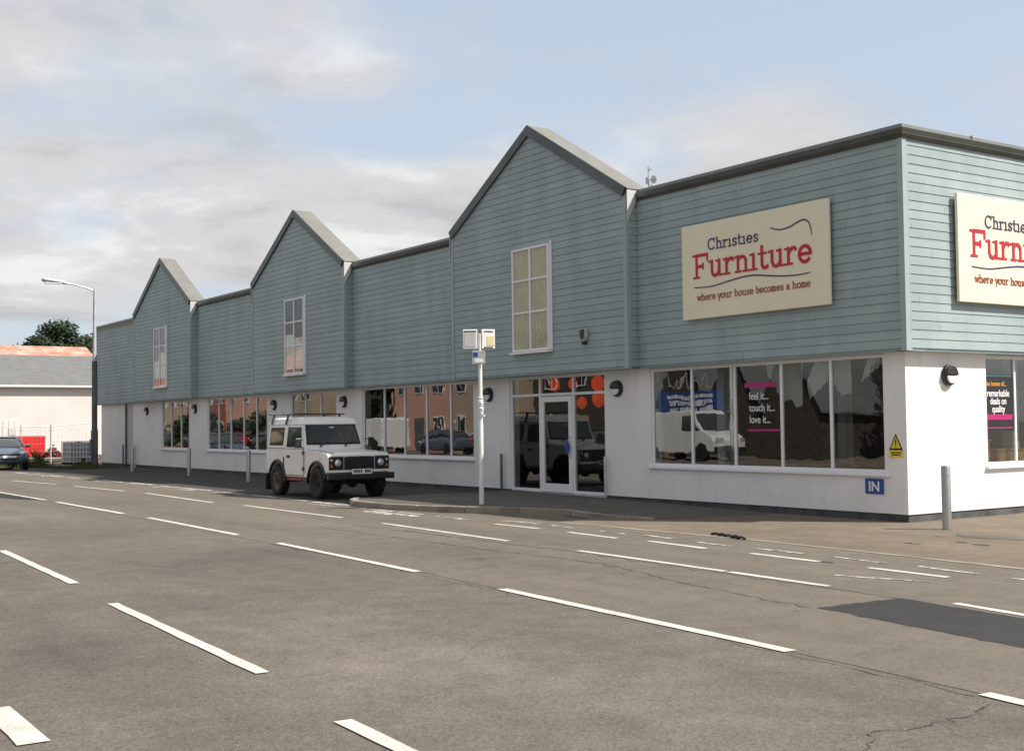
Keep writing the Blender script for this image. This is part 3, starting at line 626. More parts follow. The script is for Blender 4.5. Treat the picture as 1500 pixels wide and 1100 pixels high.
# ------------------------------------------------------------------ signs with slab-serif lettering
def arc(cx, cy, rx, ry, a0, a1, n=12): return [(cx + rx * math.cos(R(a0 + (a1 - a0) * i / n)), cy + ry * math.sin(R(a0 + (a1 - a0) * i / n))) for i in range(n + 1)]
X = .66
GL = {  # strokes: list of polylines; serifs: (x, y, half length); advance
 'F': ([[(.2, .04), (.2, .96)], [(.2, .955), (.80, .955)], [(.2, .5), (.56, .5)]], [(.2, .045, .17), (.06, .955, .06)], [(.79, .99, .70), (.55, .62, .38)], .86),
 'C': ([arc(.47, .5, .37, .455, 48, 318, 22)], [], [(.78, .99, .66)], .92),
 'h': ([[(.18, .04), (.18, .97)], [(.18, .42)] + arc(.38, .44, .2, .2, 170, 0, 10) + [(.58, .04)]], [(.18, .045, .15), (.58, .045, .15), (.1, .96, .08)], [], .76),
 'r': ([[(.18, .04), (.18, X)], [(.18, .40), (.24, .54), (.36, .63), (.46, .635), (.53, .57)]], [(.19, .045, .17), (.1, .63, .09)], [], .60),
 'i': ([[(.2, .04), (.2, X)]], [(.2, .045, .17), (.11, .63, .09)], [], .42),
 's': ([[(.47, .50), (.43, .60), (.30, .64), (.17, .60), (.12, .49), (.2, .39), (.36, .32), (.48, .23), (.46, .11), (.32, .035), (.17, .06), (.10, .17)]], [], [], .58),
 't': ([[(.2, .90), (.2, .18), (.25, .07), (.36, .04), (.48, .10)]], [(.22, .62, .20)], [], .52),
 'e': ([[(.09, .345), (.60, .345)], [(.60, .345)] + arc(.345, .34, .255, .295, 10, 320, 20)], [], [], .70),
 'u': ([[(.18, X), (.18, .22), (.24, .08), (.36, .035), (.49, .09), (.57, .22)], [(.57, X), (.57, .04)]], [(.1, .63, .09), (.49, .63, .09), (.66, .045, .09)], [], .78),
 'n': ([[(.18, .04), (.18, X)], [(.18, .42)] + arc(.38, .43, .2, .2, 170, 0, 10) + [(.58, .04)]], [(.18, .045, .15), (.58, .045, .15), (.1, .63, .08)], [], .77),
 'w': ([[(.06, X), (.22, .05), (.40, .58), (.58, .05), (.74, X)]], [(.07, .63, .1), (.73, .63, .1)], [], .82),
 'o': ([arc(.34, .34, .26, .30, 0, 360, 20)], [], [], .68),
 'y': ([[(.06, X), (.31, .05)], [(.56, X), (.24, -.22), (.1, -.25)]], [(.08, .63, .1), (.55, .63, .1)], [], .62),
 'b': ([[(.16, .04), (.16, .97)], arc(.36, .34, .22, .29, 180, -180, 18)], [(.09, .96, .08)], [], .66),
 'c': ([arc(.35, .34, .26, .30, 45, 320, 16)], [], [], .62),
 'm': ([[(.14, .04), (.14, X)], [(.14, .42)] + arc(.28, .44, .14, .19, 170, 0, 8) + [(.42, .04)], [(.42, .42)] + arc(.56, .44, .14, .19, 170, 0, 8) + [(.70, .04)]], [(.14, .045, .11), (.42, .045, .1), (.70, .045, .11)], [], .86),
 'a': ([[(.13, .53), (.25, .63), (.40, .61), (.48, .50), (.48, .04)], arc(.29, .2, .19, .17, 60, 400, 14)], [(.53, .045, .08)], [], .62),
 ' ': ([], [], [], .38)}
def letters(s, x0, z0, height, width, stroke, y=-.004, thin=.75):
    """slab-serif word as raised strokes; fills the given width"""
    adv = sum(GL[ch][3] for ch in s); kx = width / (adv * height); b = MB(); x = x0; k = [0]
    def seg(p, q, w, cap=True):
        p = Vector(p); q = Vector(q); d = q - p
        if d.length < 1e-6: return
        d.normalize(); n_ = Vector((-d.y, d.x)) * w / 2; e = d * w * .28
        k[0] += 1; yy = y - .0006 * (k[0] % 7) - .004
        P = [p - e + n_, q + e + n_, q + e - n_, p - e - n_]
        b.prism([(v.x, v.y) for v in P], 'y', yy, y)
    for ch in s:
        st, sf, vt, ad = GL[ch]; T = lambda p: (x + p[0] * height * kx, z0 + p[1] * height)
        for pl in st:
            for i in range(len(pl) - 1): seg(T(pl[i]), T(pl[i + 1]), stroke)
        for sx, sy, hl in sf: seg(T((sx - hl, sy)), T((sx + hl, sy)), stroke * thin)
        for vx, v1, v0 in vt: seg(T((vx, v0)), T((vx, v1)), stroke * thin)
        x += ad * height * kx
    return b
def curve_pts(P, n=8):
    o_ = []
    for i in range(len(P) - 1):
        p0, p1, p2, p3 = [Vector(P[max(0, min(len(P) - 1, i + d))]) for d in (-1, 0, 1, 2)]
        for j in range(n):
            t = j / n; o_.append(0.5 * ((2 * p1) + (p2 - p0) * t + (2 * p0 - 5 * p1 + 4 * p2 - p3) * t * t + (3 * p1 - p0 - 3 * p2 + p3) * t ** 3))
    return o_ + [Vector(P[-1])]
def ribbon(P, w):
    Q = curve_pts(P); b = MB(); vs = []
    for i, p in enumerate(Q):
        d = (Q[min(i + 1, len(Q) - 1)] - Q[max(i - 1, 0)]).normalized(); ww = w * (0.45 + 0.55 * math.sin(math.pi * min(1, max(.08, i / (len(Q) - 1)))) ** .5)
        vs += [(p.x - d.y * ww / 2, -.008, p.y + d.x * ww / 2), (p.x + d.y * ww / 2, -.008, p.y - d.x * ww / 2)]
    b.add(vs, [(2 * i, 2 * i + 1, 2 * i + 3, 2 * i + 2) for i in range(len(Q) - 1)]); return b
def make_sign(loc, rz, label):
    r = empty('shop_sign', loc, rz, label, 'sign')
    b = MB(); b.box(0, 3.66, 0, .055, 0, 1.80); obj('panel', b, 'sign_cream', r, bevel=.01, seg=1)
    b = MB()
    for x in (.5, 1.8, 3.1): b.box(x, x + .06, .055, .10, .1, 1.7)
    obj('batten', b, 'dark', r)
    obj('lettering', letters('Christies', .72, 1.27, .215, 1.32, .026), 'sign_purple', r)
    obj('lettering', letters('Furniture', .32, .76, .46, 2.98, .062, thin=.62), 'sign_red', r)
    obj('lettering', letters('where your house becomes a home', .42, .34, .135, 2.82, .017), 'sign_brown', r)
    obj('flourish', ribbon([(2.33, 1.47), (2.55, 1.41), (2.78, 1.425), (2.98, 1.485), (3.13, 1.505), (3.24, 1.42), (3.29, 1.22)], .028), 'sign_purple', r)
    obj('flourish', ribbon([(.34, .60), (.8, .585), (1.3, .64), (1.65, .675), (1.96, .67), (2.53, .595), (2.96, .57), (3.24, .585)], .028), 'sign_purple', r)
    return r
make_sign((-5.10, -.105, 3.59), 0, 'cream shop sign with red lettering in shade on the long street front')
make_sign((.105, 1.24, 3.56), math.pi / 2, 'cream shop sign with red lettering in bright sun on the right side wall')
# small wall signs
r = empty('in_sign', (-1.02, OV - .022, .43), 0, 'small blue sign reading IN below the end of the large window', 'sign')
b = MB(); b.box(0, .37, 0, .018, 0, .25); obj('plate', b, 'blue_sign', r, bevel=.003, seg=1)
text_mesh('lettering', 'IN', .23, (.185, -.002, .045), 'white_paint', r, 'CENTER', bold=.004)
r = empty('warning_sign', (-.52, OV - .016, 1.03), 0, 'small yellow warning sign with black triangle at the white corner', 'sign')
b = MB(); b.box(0, .27, 0, .005, .0, .12); obj('caption_plate', b, 'yellow', r)
b = MB(); b.prism([(.0, .12), (.27, .12), (.135, .39)], 'y', 0, .005); obj('triangle_border', b, 'dark', r)
b = MB(); b.prism([(.038, .152), (.232, .152), (.135, .342)], 'y', -.003, -.0005); obj('triangle', b, 'yellow', r)
b = MB(); b.prism([(.122, .29), (.148, .29), (.142, .205), (.128, .205)], 'y', -.006, -.0035); b.lathe([(0, -.006), (.011, -.006), (.011, -.0035), (0, -.0035)], (.135, 0, .182), 'y', 10)
obj('exclamation_mark', b, 'dark', r)
b = MB(); b.box(.03, .24, -.002, -.0005, .07, .09); b.box(.05, .22, -.002, -.0005, .035, .055); obj('caption', b, 'dark', r)

# wall lamps
def wall_lamp(x, label, side=False):
    r = empty('wall_lamp', (x, OV, 2.36) if not side else (-OV, x, 2.36), math.pi / 2 if side else 0, label, 'wall lamp', 'round black wall lamps under the boarding')
    b = MB(); b.lathe([(0, 0), (.165, 0), (.175, -.02), (.165, -.06), (.12, -.085), (0, -.09)], (0, 0, 0), 'y', 28); obj('housing', b, 'black_plastic', r, smooth=True)
    b = MB(); n = 18
    P = [(.125 * math.cos(a), .125 * math.sin(a) + .0) for a in [math.pi + math.pi * i / n for i in range(n + 1)]]
    b.prism([(p[0], p[1] - .01) for p in P], 'y', -.105, -.07); obj('diffuser', b, 'lamp_glass', r, bevel=.01)
    b = MB(); n = 18; P = [(.16 * math.cos(a), .16 * math.sin(a)) for a in [math.pi * i / n for i in range(n + 1)]]
    b.prism(P, 'y', -.115, -.05); obj('hood', b, 'black_plastic', r, bevel=.02)
    return r
for x, l in [(-7.45, 'round black wall lamp just right of the shop entrance'), (-12.35, 'round black wall lamp left of the shop entrance, behind the white pole'),
             (-20.12, 'round black wall lamp right of the window above the jeep bonnet'), (-25.2, 'round black wall lamp above the rear of the white jeep'),
             (-32.6, 'round black wall lamp between the two farthest shop windows'), (-38.3, 'farthest round black wall lamp, left of the last shop window')]: wall_lamp(x, l)
wall_lamp(1.26, 'round black wall lamp on the sunlit white side wall', True)
# alarm box
r = empty('alarm_box', (-7.93, BY - .002, 3.36), 0, 'small dark shield shaped alarm box on the nearest gable', 'alarm box')
b = MB(); P = [(-.10, .105), (-.10, .27), (.10, .27), (.10, .105), (.05, .02), (0, 0), (-.05, .02)]; b.prism(P, 'y', -.10, 0); obj('case', b, 'galv', r, bevel=.012)
b = MB(); b.prism([(p[0] * .78, .03 + p[1] * .82) for p in P], 'y', -.108, -.1); obj('face', b, 'black_plastic', r)
b = MB(); b.lathe([(0, -.06), (.05, -.05), (.06, 0), (0, 0)], (0, -.05, -.01), 'z', 14); obj('strobe', b, 'dark', r)
# aerial behind the parapet
r = empty('aerial', (-8.47, 2.0, 6.05), 0, 'small metal aerial sticking up behind the roof edge', 'aerial')
b = MB(); b.tube([(0, 0, 0), (0, 0, 1.36)], .018, 6); obj('mast', b, 'galv', r)
b = MB(); b.lathe([(0, 0), (.085, .03), (.10, .05), (0, .02)], (.12, 0, 1.06), 'y', 12); b.tube([(0, 0, 1.06), (.12, .03, 1.06)], .012, 5); b.tube([(-.02, 0, 1.25), (.05, 0, 1.30), (.10, 0, 1.27)], .014, 5); b.box(-.07, -.03, -.03, .03, .98, 1.12); b.box(.10, .17, -.03, .03, .84, .92)
obj('antenna_head', b, 'galv', r)

# window stickers
r = empty('window_sticker', (-3.74, OV + .052, 1.4), 0, 'white feel it touch it love it lettering stuck on the big window', 'sticker')
for i, t_ in enumerate(('feel it...', 'touch it...', 'love it...')): text_mesh('lettering', t_, .20, (.03, 0, .64 - .215 * i), 'white_paint', r, bold=.001, depth=.001, sx=.84)
b = MB(); b.box(-.08, .72, 0, .002, .86, .95); obj('pink_bar', b, 'magenta', r)
b = MB(); b.box(-.02, .78, 0, .002, .06, .10); obj('red_bar', b, 'magenta', r)
r = empty('window_sticker', (-OV - .052, 2.34, 1.4), math.pi / 2, 'dark poster with orange and white remarkable deals lettering in the side window', 'sticker')
b = MB(); b.box(-.005, .80, .0005, .003, .02, 1.0); obj('backing', b, 'black_plastic', r)
text_mesh('heading', 'the home of...', .115, (.0, 0, .80), 'gold', r, depth=.001, sx=.95, bold=.002)
for i, t_ in enumerate(('remarkable', 'deals on', 'quality')): text_mesh('lettering', t_, .165, (.37, 0, .62 - .135 * i), 'white_paint', r, 'CENTER', depth=.001, sx=.84, bold=.003)
b = MB(); b.box(0, .76, -.002, 0, .96, .985); obj('teal_bar', b, 'teal', r)
b = MB(); b.box(0, .76, -.002, 0, .22, .31); b.box(0, .76, -.002, 0, .07, .09); obj('pink_bar', b, 'magenta', r)

# shop interior furniture
def table(loc, w, d, h, label, rz=0):
    r = empty('wooden_table', loc, rz, label, 'table')
    b = MB(); b.box(-w / 2, w / 2, -d / 2, d / 2, h - .04, h); obj('table_top', b, 'wood', r, bevel=.008)
    for sx in (-1, 1):
        for sy in (-1, 1):
            b = MB(); b.box(sx * (w / 2 - .09), sx * (w / 2 - .02), sy * (d / 2 - .09), sy * (d / 2 - .02), 0, h - .04) if sx * sy > 0 and sx > 0 else b.box(min(sx * (w / 2 - .09), sx * (w / 2 - .02)), max(sx * (w / 2 - .09), sx * (w / 2 - .02)), min(sy * (d / 2 - .09), sy * (d / 2 - .02)), max(sy * (d / 2 - .09), sy * (d / 2 - .02)), 0, h - .04)
            obj('leg', b, 'wood', r)
    return r
table((-2.6, 1.3, .09), 1.7, .9, .76, 'low wooden dining table behind the fourth pane of the big window')
def chair(loc, rz, label):
    r = empty('wooden_chair', loc, rz, label, 'chair', None)
    b = MB(); b.box(-.22, .22, -.22, .22, .43, .47); obj('seat', b, 'wood', r)
    b = MB()
    for x in (-.2, -.07, .06, .17): b.box(x, x + .035, .19, .22, .47, 1.0)
    b.box(-.2, .205, .185, .225, .94, 1.02); obj('backrest', b, 'wood', r)
    for sx in (-.2, .165):
        for sy in (-.2, .165): b = MB(); b.box(sx, sx + .035, sy, sy + .035, 0, .43); obj('leg', b, 'wood', r)
    return r
chair((-2.15, 2.3, .09), 0, 'left wooden chair seen through the last pane of the big window'); chair((-1.5, 2.3, .09), 0, 'right wooden chair seen through the last pane of the big window')
def cabinet(loc, w, d, h, label, rz=0):
    r = empty('wooden_cabinet', loc, rz, label, 'cabinet')
    b = MB(); b.box(0, w, 0, d, .06, h - .03); obj('carcass', b, 'wood', r, bevel=.006)
    b = MB(); b.box(-.02, w + .02, -.02, d + .02, h - .03, h); obj('top', b, 'wood', r, bevel=.006)
    for i in range(2):
        b = MB(); b.box(.03 + i * w / 2, w / 2 * (i + 1) - .03, -.012, .0, .1, h - .08); dd = obj('door', b, 'wood', r, bevel=.004)
        b = MB(); b.lathe([(0, -.035), (.015, -.03), (.01, -.012), (0, -.012)], (w / 2 + (-.08 if i == 0 else .08), 0, h * .55), 'y', 10); obj('handle', b, 'steel', dd)
cabinet((-.62, 2.38, .09), .62, .45, 1.18, 'pale wooden cabinet behind the dark poster in the side window', math.pi / 2)
cabinet((-.75, 3.4, .09), .9, .45, 1.0, 'low wooden cabinet behind the second pane of the side window', math.pi / 2)
def sofa(loc, rz, label):
    r = empty('sofa', loc, rz, label, 'sofa')
    b = MB(); b.box(-.9, .9, -.42, .42, .08, .42); obj('seat', b, 'sofa', r, bevel=.05, seg=3)
    b = MB(); b.box(-.9, .9, .22, .46, .42, .86); obj('backrest', b, 'sofa', r, bevel=.07, seg=3)
    for s in (-1, 1): b = MB(); b.box(min(s * .9, s * 1.08), max(s * .9, s * 1.08), -.44, .46, .06, .62); obj('armrest', b, 'sofa', r, bevel=.06, seg=3)
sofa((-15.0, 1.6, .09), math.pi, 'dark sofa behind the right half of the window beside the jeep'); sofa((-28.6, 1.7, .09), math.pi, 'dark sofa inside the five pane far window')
cabinet((-34.8, 1.2, .09), 1.2, .45, 1.0, 'wooden cabinet inside the farthest shop window'); cabinet((-22.7, 1.6, .09), 1.4, .45, 1.1, 'wooden cabinet inside the window above the jeep roof')
# orange balloons inside the entrance, with glow added to their colour
for x, z, y, rr, l in [(-10.0, 2.52, .42, .12, 'orange balloon with added glow behind the glass above the shop door'), (-9.32, 2.52, .42, .11, 'orange balloon with added glow at the right edge of the door frame, highest of its string'),
                    (-9.0, 2.10, .42, .11, 'orange balloon with added glow at the right edge of the door frame, lowest of its string'), (-8.42, 2.50, .42, .15, 'upper orange balloon with added glow behind the right entrance pane'), (-8.40, 2.17, .42, .15, 'lower orange balloon with added glow behind the right entrance pane')]:
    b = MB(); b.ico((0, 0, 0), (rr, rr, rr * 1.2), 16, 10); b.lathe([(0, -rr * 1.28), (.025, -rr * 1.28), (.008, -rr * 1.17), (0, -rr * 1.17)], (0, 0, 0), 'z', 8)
    o = obj('balloon', b, 'orange', smooth=True); o.location = (x, y, z); tag(o, l, 'balloon', 'orange balloons inside the entrance')

# ------------------------------------------------------------------ street furniture on the forecourt
def bollard(x, y, z, label):
    r = empty('bollard', (x, y, z), 0, label, 'bollard', 'steel bollards along the shop front')
    b = MB(); b.lathe([(0, 0), (.068, 0), (.068, .93), (.060, .945), (0, .95)], (0, 0, 0), 'z', 20); obj('post', b, 'steel', r, smooth=True)
    b = MB(); b.lathe([(.0, .80), (.071, .80), (.071, .815), (0, .815)], (0, 0, 0), 'z', 20); obj('ring', b, 'galv', r)
bollard(.97, -.41, 0, 'steel bollard by the sunlit side wall, nearest to the corner')
bollard(-22.6, -1.8, 0, 'steel bollard just behind the rear of the white jeep')
bollard(-28.75, -1.45, 0, 'steel bollard in front of the gap between the two far windows')
bollard(-34.5, -1.62, 0, 'farthest steel bollard, near the street lamp')
for x, z0, l in [(-11.72, .1, 'thin dark guard post left of the shop entrance'), (-7.78, .1, 'thin steel guard post right of the shop entrance'), (-41.3, 0, 'thin dark guard post by the downpipe at the far end'), (-39.6, 0, 'thin grey guard post on the far white wall, right of the bollard')]:
    b = MB(); b.lathe([(0, z0), (.035, z0), (.035, .93), (.02, .95), (0, .95)], (0, 0, 0), 'z', 10); o = obj('guard_post', b, 'galv' if x in (-7.78, -39.6) else 'dark_galv', smooth=True); o.location = (x, .08, 0)
    tag(o, l, 'post', 'thin guard posts by the wall')
# information pole
r = empty('sign_pole', (-7.62, -3.13, .1), 0, 'white pole with boxy timetable cases at its top, standing at the kerb', 'pole')
b = MB(); b.lathe([(0, 0), (.048, 0), (.048, 1.55), (.038, 1.6), (.038, 3.32), (0, 3.33)], (0, 0, 0), 'z', 16); obj('post', b, 'post_white', r, smooth=True)
b = MB()
for i in range(7): zz_ = 1.75 + i * .05; b.tube([(.05 * math.cos(a * .9 + i), .05 * math.sin(a * .9 + i), zz_ + .02 * a / 6) for a in range(8)], .012, 5)
b.box(.03, .10, -.03, .0, 1.82, 1.86); b.box(.03, .09, -.05, .01, 1.95, 1.99); b.box(-.10, -.03, -.01, .03, 1.75, 1.78); b.box(.04, .12, -.01, .02, 1.70, 1.73)
obj('cable_ties', b, 'white_paint', r)
rd = Vector((.5631, .8263, 0))
def face_panel(name, u0, u1, z0, z1, m, d=0.0, t=.05, ang=0.0):
    c, s = math.cos(R(55.7 + ang)), math.sin(R(55.7 + ang))
    b = MB(); b.box(u0, u1, -t / 2 + d, t / 2 + d, z0, z1)
    b.v = [(v[0] * c - v[1] * s, v[0] * s + v[1] * c, v[2]) for v in b.v]; return obj(name, b, m, r, bevel=.006, seg=1)
p1 = face_panel('timetable_case', -.33, -.05, 3.02, 3.40, 'frame_white', 0, .10); p2 = face_panel('timetable_case', .03, .29, 3.02, 3.40, 'frame_white', 0, .10, 14)
face_panel('timetable_face', -.30, -.08, 3.06, 3.34, 'flash', -.054, .006); face_panel('timetable_face', .13, .27, 3.08, 3.27, 'pale_yellow', -.054, .006, 14)
face_panel('case_rail', -.31, -.07, 3.345, 3.37, 'dark', -.053, .006); face_panel('case_rail', .07, .25, 3.345, 3.365, 'dark', -.053, .006, 14); face_panel('case_rail', .07, .25, 3.035, 3.055, 'dark', -.053, .006, 14)
face_panel('bracket', -.05, .03, 3.03, 3.38, 'dark_galv', .03, .04)
face_panel('small_plate', -.15, .10, 2.72, 2.98, 'galv', -.06, .01); face_panel('plate_symbol', -.13, -.04, 2.86, 2.95, 'blue_sign', -.068, .004); face_panel('plate_symbol', -.10, .06, 2.75, 2.82, 'white_paint', -.068, .004)
b = MB()      # tufts at the kerb foot
for i in range(260):
    x = random.gauss(-7.9, .35); y = -4.0 + (x + 7.9) * .45 + random.gauss(0, .06); h = random.uniform(.02, .08); a = random.uniform(0, 6.28)
    b.add([(x - .006 * math.cos(a), y - .006 * math.sin(a), 0), (x + .006 * math.cos(a), y + .006 * math.sin(a), 0), (x + random.gauss(0, .02), y + random.gauss(0, .02), h)], [(0, 1, 2)])
tag(obj('kerb_weeds', b, 'lichen'), 'dry weeds growing at the kerb by the white pole', 'weeds', kind='stuff')

# street lamp
r = empty('street_lamp', (-42.0, -.95, 0), 0, 'tall grey street lamp at the far left end of the store', 'street lamp')
b = MB(); b.lathe([(0, 0), (.15, 0), (.15, 1.55), (.12, 1.62), (.115, 4.6), (0, 4.61)], (0, 0, 0), 'z', 16); obj('lower_column', b, 'dark_galv', r, smooth=True)
b = MB(); b.lathe([(0, 4.6), (.085, 4.6), (.06, 7.75), (0, 7.77)], (0, 0, 0), 'z', 14); obj('upper_column', b, 'galv', r, smooth=True)
b = MB(); b.box(-.16, .16, -.17, -.1, .5, 1.2); obj('access_door', b, 'dark_galv', r)
b = MB(); b.tube([(0, 0, 7.66), (0, -.35, 7.78), (0, -.8, 7.88), (0, -1.25, 7.95)], .035, 8); obj('arm', b, 'galv', r)
b = MB()
L_ = [(-1.15, .05, 7.93, .05), (-1.4, .12, 7.98, .09), (-1.9, .15, 8.03, .10), (-2.15, .13, 8.05, .10), (-2.22, .06, 8.04, .06)]
vs = []; n = 12
for y, w_, z, h in L_:
    for j in range(n): a = 2 * math.pi * j / n; vs.append((w_ * math.cos(a), y, z + h * math.sin(a)))
b.add(vs, [(i * n + j, i * n + (j + 1) % n, (i + 1) * n + (j + 1) % n, (i + 1) * n + j) for i in range(len(L_) - 1) for j in range(n)] + [tuple(range(n)), tuple(range((len(L_) - 1) * n, len(L_) * n))])
obj('lamp_head', b, 'flash', r, smooth=True)
b = MB(); b.box(-.10, .10, -2.1, -1.4, 7.885, 7.94); obj('lamp_glass', b, 'lamp_glass', r, bevel=.02)

# ------------------------------------------------------------------ vehicles
def wheel(parent, x, y, side, r, w, rim_m, tyre_m='black_rubber', spokes=5):
    """side = +1 outer face towards +y, -1 towards -y"""
    b = MB(); h = w / 2
    pr = [(r * .62, -h * .9), (r * .80, -h), (r * .94, -h * .92), (r, -h * .6), (r, h * .6), (r * .94, h * .92), (r * .80, h), (r * .62, h * .9)]
    b.lathe(pr + [pr[0]], (x, y, r), 'y', 32, cap=False)
    for i in range(28):       # tread blocks
        a = 2 * math.pi * i / 28; ca, sa = math.cos(a), math.sin(a)
        for s in (-1, 1):
            q = MB(); q.box(-r * .05, r * .05, s * h * .2 - h * .35, s * h * .2 + h * .35, r * .985, r * 1.025)
            b.add([(x + v[0] * ca + v[2] * sa, y + v[1] + s * h * .25, r - v[0] * sa + v[2] * ca) for v in q.v], q.f)
    t = obj('wheel', b, tyre_m, parent, smooth=False)
    b = MB(); f = side
    b.lathe([(0, f * h * .35), (r * .18, f * h * .55), (r * .22, f * h * .30), (r * .50, f * h * .25), (r * .58, f * h * .78), (r * .64, f * h * .88), (r * .64, -f * h * .5), (0, -f * h * .5)], (x, y, r), 'y', 28)
    rm = obj('rim', b, rim_m, t, smooth=True)
    b = MB(); b.lathe([(0, f * h * .72), (r * .11, f * h * .68), (r * .13, f * h * .35), (0, f * h * .35)], (x, y, r), 'y', 14); 
    for i in range(5): a = 2 * math.pi * i / 5; b.lathe([(0, f * h * .42), (.014, f * h * .42), (.014, f * h * .28), (0, f * h * .28)], (x + r * .30 * math.cos(a), y, r + r * .30 * math.sin(a)), 'y', 6)
    obj('hub', b, 'chassis', t)
    return t
rv = empty('jeep', (-14.23, -3.25, 0), R(-.3), 'old white short off-road jeep with roof bars parked on the forecourt', 'jeep', scale=.945)
WR = .385
def archp(cx, r, a0, a1, n=12, cz=.40): return [(cx + r * math.cos(R(a0 + (a1 - a0) * i / n)), cz + r * math.sin(R(a0 + (a1 - a0) * i / n))) for i in range(n + 1)]
sil = [(-1.90, .62), (-1.90, 1.20), (.44, 1.20), (.48, 1.155), (1.0, 1.135), (1.70, 1.09), (1.78, 1.05), (1.80, .98), (1.80, .66), (1.66, .62)]
sil += archp(1.18, .48, 25, 172) + [(.69, .50), (-.69, .50)] + archp(-1.18, .48, 8, 155)
b = MB(); b.prism(sil, 'y', -.82, .82); body = obj('body', b, 'rover_white', rv, bevel=.02, seg=2)
b = MB()      # upper cabin shell with pillars: tapered
def ring(z, x0, x1, hw): return [(x0, -hw, z), (x1, -hw, z), (x1, hw, z), (x0, hw, z)]
A0, A1_ = ring(1.19, -1.90, .47, .815), ring(1.80, -1.83, .22, .735)
b.add(A0 + A1_, [(0, 1, 5, 4), (1, 2, 6, 5), (2, 3, 7, 6), (3, 0, 4, 7), (4, 5, 6, 7)]); obj('cabin', b, 'rover_white', rv, bevel=.02)
b = MB()      # roof: domed panel with drip rail
secs = [(1.785, .76, -1.88, .25), (1.815, .76, -1.88, .25), (1.84, .735, -1.85, .22), (1.93, .69, -1.80, .14), (1.975, .60, -1.70, .0), (1.99, .3, -1.5, -.2)]
vs = []
for z, hw, a, c in secs: vs += ring(z, a, c, hw)
fs = [(i * 4 + j, i * 4 + (j + 1) % 4, (i + 1) * 4 + (j + 1) % 4, (i + 1) * 4 + j) for i in range(len(secs) - 1) for j in range(4)] + [(0, 1, 2, 3), tuple(range(len(vs) - 4, len(vs)))]
b.add(vs, fs); obj('roof', b, 'rover_white', rv, bevel=.02)
def on_side(s, x0, x1, z0, z1, d, m, name, par, cut=0.0, t=.006):
    """patch lying on the tapered cabin side: s=-1 right side"""
    def P(x, z, dd): hw = .815 + (z - 1.19) * (.735 - .815) / .61; return (x, s * (hw + dd), z)
    q = [(x0, z0), (x1, z0), (x1 - cut, z1), (x0, z1)]
    b = MB(); b.add([P(x, z, d) for x, z in q] + [P(x, z, d + t) for x, z in q], [(0, 1, 2, 3), (4, 5, 6, 7), (0, 1, 5, 4), (1, 2, 6, 5), (2, 3, 7, 6), (3, 0, 4, 7)])
    return obj(name, b, m, par)
